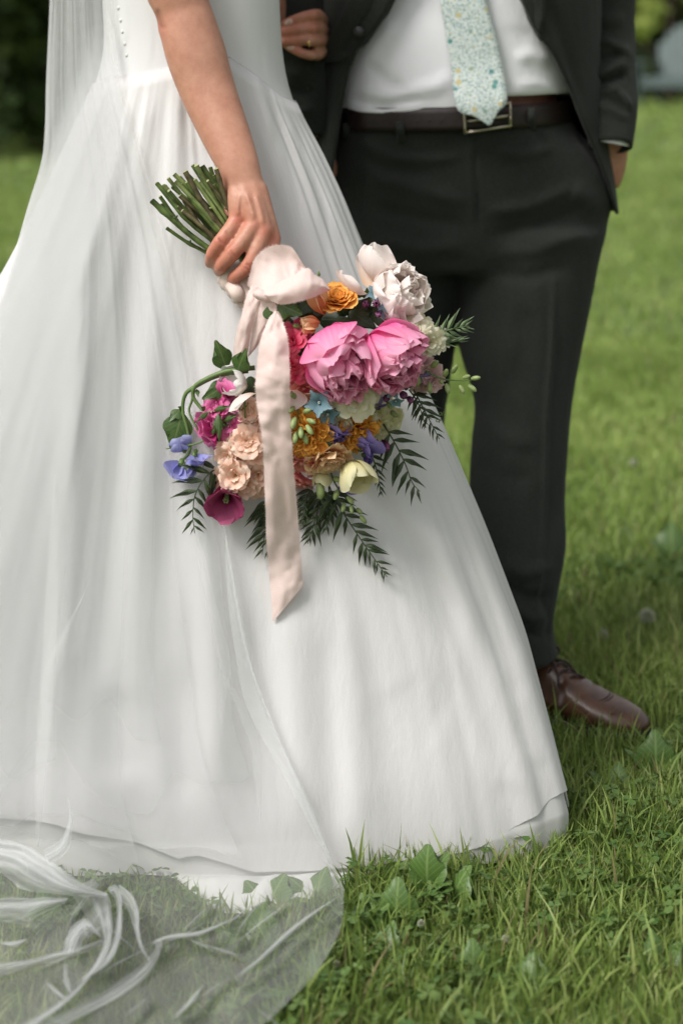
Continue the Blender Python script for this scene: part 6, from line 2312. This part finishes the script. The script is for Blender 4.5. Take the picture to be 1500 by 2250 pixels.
def build_clover():
    """Small three-leaved clover between the blades."""
    packs = []
    x, y = wedge_points(11000, 1.6, 3.6, .22, 1.12)
    dens = fbm(x * 3.1, y * 3.1, 44, 3)
    px, py = proj(np.stack([x, y, 0 * x], -1))
    left = np.interp(px, [700, 900, 1100, 1500], [.16, .12, -.05, -.02])
    keep = (dens + left > .03) & ~under_gown(x, y, 1.0) & ~in_shoe(x, y)
    x, y = x[keep], y[keep]
    gx_, gy_ = proj(np.stack([x, y, 0 * x], -1))
    pool = under_veil(x, y) & (gy_ < np.interp(gx_, LINING_IMG[:, 0], LINING_IMG[:, 1] + 24))
    x, y = x[~pool], y[~pool]
    n = len(x)
    zc = ground_z(x, y) + RNG.uniform(.012, .040, n)
    zc = np.where(under_veil(x, y), np.minimum(zc, .022), zc)
    s = RNG.uniform(.005, .0125, n)
    a0 = RNG.uniform(0, 6.28, n)
    tx, ty = RNG.normal(0, .3, n), RNG.normal(-.25, .3, n)
    Vs, Ts, Qs, Cs = [], [], [], []
    base = 0
    c = np.array((.075, .150, .035)) + (np.array((.16, .24, .07)) - np.array((.075, .150, .035))) * RNG.uniform(0, 1, n)[:, None]
    for k in range(3):
        a = a0 + k * 2.094
        ux, uy = np.cos(a), np.sin(a)
        vx, vy = -uy, ux
        pts = [(0, 0, 0), (.55, .48, .04), (1.0, .42, .0), (1.10, 0, -.06), (1.0, -.42, .0), (.55, -.48, .04)]
        P6 = []
        for p, q, r in pts:
            X = x + s * (ux * p + vx * q)
            Y = y + s * (uy * p + vy * q)
            Z = zc + s * r * 2 + (X - x) * tx + (Y - y) * ty
            P6.append(np.stack([X, Y, Z], -1))
        V = np.stack(P6, 1).reshape(-1, 3)
        b = (np.arange(n) * 6)[:, None] + base
        Vs.append(V)
        Qs += [b + np.array([[0, 1, 2, 3]]), b + np.array([[0, 3, 4, 5]])]
        Cs.append(np.repeat(np.concatenate([c, np.ones((n, 1))], 1), 6, 0))
        base += n * 6
    # stalks
    V = np.stack([np.stack([x - .0006, y, ground_z(x, y)], -1), np.stack([x + .0006, y, ground_z(x, y)], -1), np.stack([x, y, zc], -1)], 1).reshape(-1, 3)
    Vs.append(V)
    T = (np.arange(n) * 3)[:, None] + base + np.array([[0, 1, 2]])
    Cs.append(np.repeat(np.concatenate([c * .8, np.ones((n, 1))], 1), 3, 0))
    o = link("clover", fast_mesh("clover_leaves", [(np.concatenate(Vs), np.concatenate(Qs), T, np.concatenate(Cs))], MAT['grass']))
    tag(o, "low clover leaves scattered through the lawn", None, None, "stuff")


build_clover()

# broad-leaved weeds: rosettes of large leaves, each leaf a part
WL = []
for k in range(3):
    G, uv = petal_grid(1.0, .34 + .05 * k, .95 - .15 * k, 1.75 - .1 * k, -.45, .05, 7 + k, .28, .45, .22, 10, 7, 5)
    M = Mesh()
    M.grid(G, uv=uv)
    WL.append(M.data("weed_blade", MAT['weed']))


def weed(px, py, leaves, label, seed, group="broad-leaved weeds in the lawn"):
    d = F * CAMZ / (py - HY)
    loc = P(px, py, d)
    rr = random.Random(seed)
    o = empty("weed", loc)
    tag(o, label, "plant", group)
    for az_, L, lean in leaves:
        e = link("leaf", WL[rr.randint(0, 2)], o)
        e.rotation_mode = 'QUATERNION'
        e.rotation_quaternion = Quaternion((0, 0, 1), math.radians(az_)) @ Quaternion((0, 1, 0), math.radians(lean))
        e.scale = (L, L, L * (.45 if 'veil' in label and 'outside' not in label and 'corner' not in label else 1))
        e.location = (math.cos(math.radians(az_)) * .004, math.sin(math.radians(az_)) * .004, .004)
    if 'largest' in label:
        for e in o.children:
            e.location.z += .018
    M = Mesh()
    M.tube(resample([loc, loc + np.array((.002, .0, .012)), loc + np.array((.001, -.002, .022))], 5), [.004, .0035, .003, .0022, .0012], 6)
    part("stalk", M, MAT['weedstem'], o)
    return o


W = [(938, 1995, [(70, .058, -62), (150, .04, -30), (20, .052, -38), (250, .035, 0), (-40, .04, -10)], "largest broad weed, its upright leaf standing beside the gown's hem"),
     (985, 2010, [(30, .06, -40), (120, .05, -25), (-30, .055, -5), (210, .045, 0)], "low broad weed just right of the upright weed leaf"),
     (870, 2050, [(80, .06, -50), (160, .05, -20), (0, .04, -10)], "narrow dark weed below the dress hem"),
     (700, 2215, [(100, .055, -35), (190, .05, -10), (20, .05, -20), (-70, .05, 5), (250, .05, 0)], "leafy weed just outside the veil's curved edge"),
     (835, 2130, [(60, .05, -40), (140, .045, -20), (-20, .05, -15), (230, .045, 0)], "small weed in the grass below the gown's fold"),
     (800, 2060, [(95, .045, -45), (180, .04, -15), (10, .045, -25)], "young weed close to the veil's outer corner"),
     (560, 2090, [(80, .06, -25), (170, .055, -10), (0, .055, -10), (260, .05, 5)], "broad weed seen through the veil near its middle"),
     (585, 2005, [(60, .055, -20), (130, .05, -15), (-10, .055, -8)], "broad weed under the veil close to the gown"),
     (95, 2075, [(100, .07, -30), (40, .055, -20), (170, .055, -15), (-30, .05, 0)], "broad weed under the veil at the far left"),
     (690, 1990, [(70, .05, -18), (150, .045, -12), (-20, .045, -8)], "broad weed beneath the veil's raised corner"),
     (1440, 1710, [(85, .065, -50), (160, .055, -25), (10, .055, -25), (-60, .05, 0)], "weed by the right edge of the lawn, level with the hem"),
     (1350, 1760, [(70, .05, -35), (150, .05, -20), (-10, .05, -15)], "weed in the shaded grass right of the gown"),
     (1040, 2165, [(90, .045, -40), (200, .04, -10), (-20, .045, -20)], "lone small weed in the bright near grass"),
     (1160, 2190, [(70, .045, -30), (160, .05, -10), (-30, .045, -10), (250, .04, 0)], "weed rosette near the bottom edge of the lawn"),
     (1450, 2140, [(100, .045, -35), (30, .04, -20), (180, .045, -10)], "weed in the near right corner of the lawn"),
     (1475, 1240, [(80, .09, -40), (170, .07, -20), (0, .07, -20), (-60, .07, 0)], "weed beyond the groom near the lawn's right side")]
for i, (px, py, lv, lab) in enumerate(W):
    weed(px, py, lv, lab, 300 + i)


def clover_flower(px, py, h, r, label):
    d = F * CAMZ / (py + h * F / 2.6 * .0 - HY)
    loc = P(px, py, d)
    loc[2] = float(ground_z(loc[0], loc[1]))
    o = empty("clover_flower", loc)
    tag(o, label, "flower", "pale clover heads in the lawn")
    M = Mesh()
    M.tube(resample([loc, loc + np.array((.003, 0, h * .5)), loc + np.array((0, 0, h))], 6), .0011, 6)
    part("stalk", M, MAT['weedstem'], o)
    M = Mesh()
    rr = random.Random(int(px))
    top = loc + np.array((0, 0, h))
    for k in range(46):
        t = k / 46
        th, a = math.acos(1 - 1.75 * t), k * 2.399
        dv = np.array((math.sin(th) * math.cos(a), math.sin(th) * math.sin(a), math.cos(th)))
        M.tube([top + dv * r * .35, top + dv * r * .85, top + dv * r * rr.uniform(1.0, 1.15)], [r * .12, r * .16, r * .05], 5)
    part("flower_head", M, MAT['whiteflower'], o)


clover_flower(1421, 1408, .045, .015, "large pale flower head blurred behind the groom's shoe")
clover_flower(1322, 1432, .03, .011, "small pale flower head just left of the larger one")
clover_flower(1390, 1060, .05, .010, "far pale flower head level with the groom's knee")
clover_flower(925, 2085, .030, .0048, "tiny pale clover head below the tall weed leaf")
clover_flower(1110, 2115, .028, .0046, "tiny pale clover head in the bright near grass")
clover_flower(738, 2170, .026, .0046, "tiny pale clover head beside the veil's edge")

# ------------------------------------------------------------------ garden chair far back on the right
CH = np.array((X_at(1478, 20.3), 20.3))
cz = float(ground_z(CH[0], CH[1]))
chair = empty("garden_chair", (CH[0], CH[1], cz))
tag(chair, "pale blue grey fan-backed garden chair on the far lawn beneath the trees", "chair")
yaw = math.radians(-28)
cyw, syw = math.cos(yaw), math.sin(yaw)


def ch(p):
    p = np.asarray(p, float)
    x, y, z = p[..., 0], p[..., 1], p[..., 2]
    return np.stack([CH[0] + x * cyw - y * syw, CH[1] + x * syw + y * cyw, cz + z], -1)


def board(name, corners, th, nrm=(0, 0, 1)):
    """A plank: four corners (local chair metres) and a thickness along nrm."""
    c = np.array(corners, float)
    nv = np.array(nrm, float) * th
    V = np.vstack([c, c + nv])
    M = Mesh()
    M.add(ch(V), [(3, 2, 1, 0), (4, 5, 6, 7), (0, 1, 5, 4), (1, 2, 6, 5), (2, 3, 7, 6), (3, 0, 4, 7)])
    o = part(name, M, MAT['chair'], chair, smooth=False)
    b = o.modifiers.new("edge", 'BEVEL')
    b.width = .006
    return o


for k in range(7):                                           # fan back
    a = (k - 3)
    x0, x1 = a * .070, a * .098
    top = 1.02 - .022 * a * a
    n_ = (0, .95, .3)
    board("back_slat", [(x0 - .031, .20, .30), (x0 + .031, .20, .30), (x1 + .044, .50, top - (.012 * a if a > 0 else 0)), (x1 - .044, .50, top + (.012 * a if a < 0 else 0))], .02, n_)
for k in range(6):
    y = -.32 + k * .092
    z = .37 - k * .016
    board("seat_slat", [(-.27, y, z), (.27, y, z), (.27, y + .08, z - .014), (-.27, y + .08, z - .014)], .022)
for s in (-1, 1):
    x0, x1 = sorted((s * .26, s * .40))
    board("armrest", [(x0, -.38, .56), (x1, -.38, .56), (x1 - .03 * (s > 0), .36, .54), (x0 + .03 * (s < 0), .36, .54)], .025)
    xa, xb = sorted((s * .285, s * .310))
    board("front_leg", [(xa, -.36, 0), (xb, -.36, 0), (xb, -.26, 0), (xa, -.26, 0)], .56)
    board("rear_leg", [(xa, -.30, .30), (xb, -.30, .30), (xb, .62, .0), (xa, .62, .0)], .09)
board("front_apron", [(-.285, -.345, .26), (.285, -.345, .26), (.285, -.322, .26), (-.285, -.322, .26)], .11)
board("back_rail", [(-.34, .40, .54), (.34, .40, .54), (.34, .46, .54), (-.34, .46, .54)], .03)


# ------------------------------------------------------------------ trees and shrubs closing the garden
def tree(name, label, x, y, height, spread, crown_low, seed, c_dark, c_light, n=2600, leaf=.13, cat="tree", trunk=True):
    rr = np.random.default_rng(seed)
    z0 = float(ground_z(x, y))
    o = empty(name, (x, y, z0))
    tag(o, label, cat, "trees and shrubs behind the lawn")
    if trunk:
        M = Mesh()
        lean = rr.normal(0, .06, 2)
        th = height * .62
        c = resample([(x, y, z0 - .1), (x + lean[0] * th * .4, y + lean[1] * th * .4, z0 + th * .45), (x + lean[0] * th, y + lean[1] * th, z0 + th)], 12)
        M.tube(c, np.linspace(.05 * height ** .8 * .55, .03, 12), 10)
        for k in range(6):
            i = 4 + k
            a = k * 2.4 + rr.uniform(0, 1)
            r = spread * rr.uniform(.4, .75)
            e = c[i] + np.array((math.cos(a) * r, math.sin(a) * r, height * rr.uniform(.10, .25)))
            M.tube(resample([c[i], (c[i] + e) / 2 + np.array((0, 0, .1)), e], 7), np.linspace(.035, .010, 7), 7)
        part("trunk", M, MAT['bark'], o)
    # clumps through the crown's volume
    nl = 26
    ctr = []
    for k in range(nl):
        t = rr.uniform(0, 1)
        zz = crown_low + (height - crown_low) * t
        rad = spread * (math.sin(math.pi * min(.97, .18 + t * .80))) ** .7
        a = rr.uniform(0, 2 * math.pi)
        q = rad * math.sqrt(rr.uniform(.15, 1))
        ctr.append((x + math.cos(a) * q, y + math.sin(a) * q, z0 + zz, spread * rr.uniform(.22, .40)))
    ctr = np.array(ctr)
    pick = rr.integers(0, nl, n)
    dv = rr.normal(0, 1, (n, 3))
    dv /= np.linalg.norm(dv, axis=1)[:, None]
    p = ctr[pick, :3] + dv * (ctr[pick, 3] * rr.uniform(.35, 1.0, n) ** .5)[:, None]
    p[:, 2] = np.maximum(p[:, 2], z0 + .06)
    u = rr.normal(0, 1, (n, 3))
    u[:, 2] = u[:, 2] * .5 - .3
    u /= np.linalg.norm(u, axis=1)[:, None]
    w = np.cross(u, rr.normal(0, 1, (n, 3)))
    w /= np.linalg.norm(w, axis=1)[:, None]
    s = leaf * rr.uniform(.6, 1.3, n)[:, None]
    V = np.stack([p - u * s, p + w * s * .45, p + u * s, p - w * s * .45], 1).reshape(-1, 3)
    q = (np.arange(n) * 4)[:, None] + np.array([[0, 1, 2, 3]])
    clump_t = rr.uniform(0, 1, nl)
    t = np.clip(.55 * clump_t[pick] + .45 * rr.uniform(0, 1, n), 0, 1)[:, None]
    c = np.array(c_dark) * (1 - t) + np.array(c_light) * t
    cc = np.repeat(np.concatenate([c, np.ones((n, 1))], 1), 4, 0)
    me = fast_mesh("crown_leaves", [(V, q, np.zeros((0, 3), int), cc)], MAT['treeleaf'])
    part_o = link("crown", me, o)
    me.transform(Matrix.Translation((-x, -y, -z0)))
    return o


DK, DL = (.030, .055, .016), (.095, .140, .035)
ML, MLt = (.05, .10, .02), (.16, .23, .05)
tree("leafy_shrub", "dark dense shrub at the far left edge of the lawn", -4.55, 20.2, 3.4, 1.35, .05, 1, DK, DL, 4200)
tree("leafy_shrub", "dark shrub with a few yellowish leaves beside the veil", -3.35, 20.6, 3.1, 1.15, .05, 2, DK, (.10, .13, .03), 3800)
tree("conifer_tree", "tall dark tree rising behind the shrubs at the left", -4.1, 23.0, 7.5, 2.2, .6, 3, DK, (.045, .075, .02), 5200, .16)
tree("broadleaf_tree", "broad tree behind the bride, hidden by her gown", -1.9, 23.5, 6.5, 2.3, .8, 4, DK, DL, 4200, .16)
tree("broadleaf_tree", "bushy tree behind the couple, glimpsed under the groom's arm", .2, 24.5, 6.0, 2.4, .5, 5, ML, (.13, .20, .045), 4200, .16)
tree("broadleaf_tree", "leafy tree behind the groom's jacket", 2.35, 26.0, 6.5, 2.2, .8, 6, DK, DL, 4200, .16)
tree("fresh_green_tree", "light green tree leaning over the garden chair", 4.35, 22.6, 5.2, 1.75, 1.22, 7, (.20, .29, .045), (.45, .52, .14), 6000, .13)
tree("leafy_shrub", "dark shrub close behind the garden chair", 4.6, 24.6, 2.3, 1.5, .05, 8, DK, (.05, .085, .025), 4000)
tree("broadleaf_tree", "tall dark tree at the right end of the lawn", 6.4, 26.5, 7.0, 2.4, .4, 9, DK, DL, 4600, .16)
tree("leafy_shrub", "low shrub to the right of the garden chair", 6.2, 23.4, 2.0, 1.1, .05, 10, DK, DL, 3000)
tree("broadleaf_tree", "big tree beyond the left shrubs", -6.8, 24.5, 7.0, 2.5, .3, 11, DK, DL, 4200, .16)
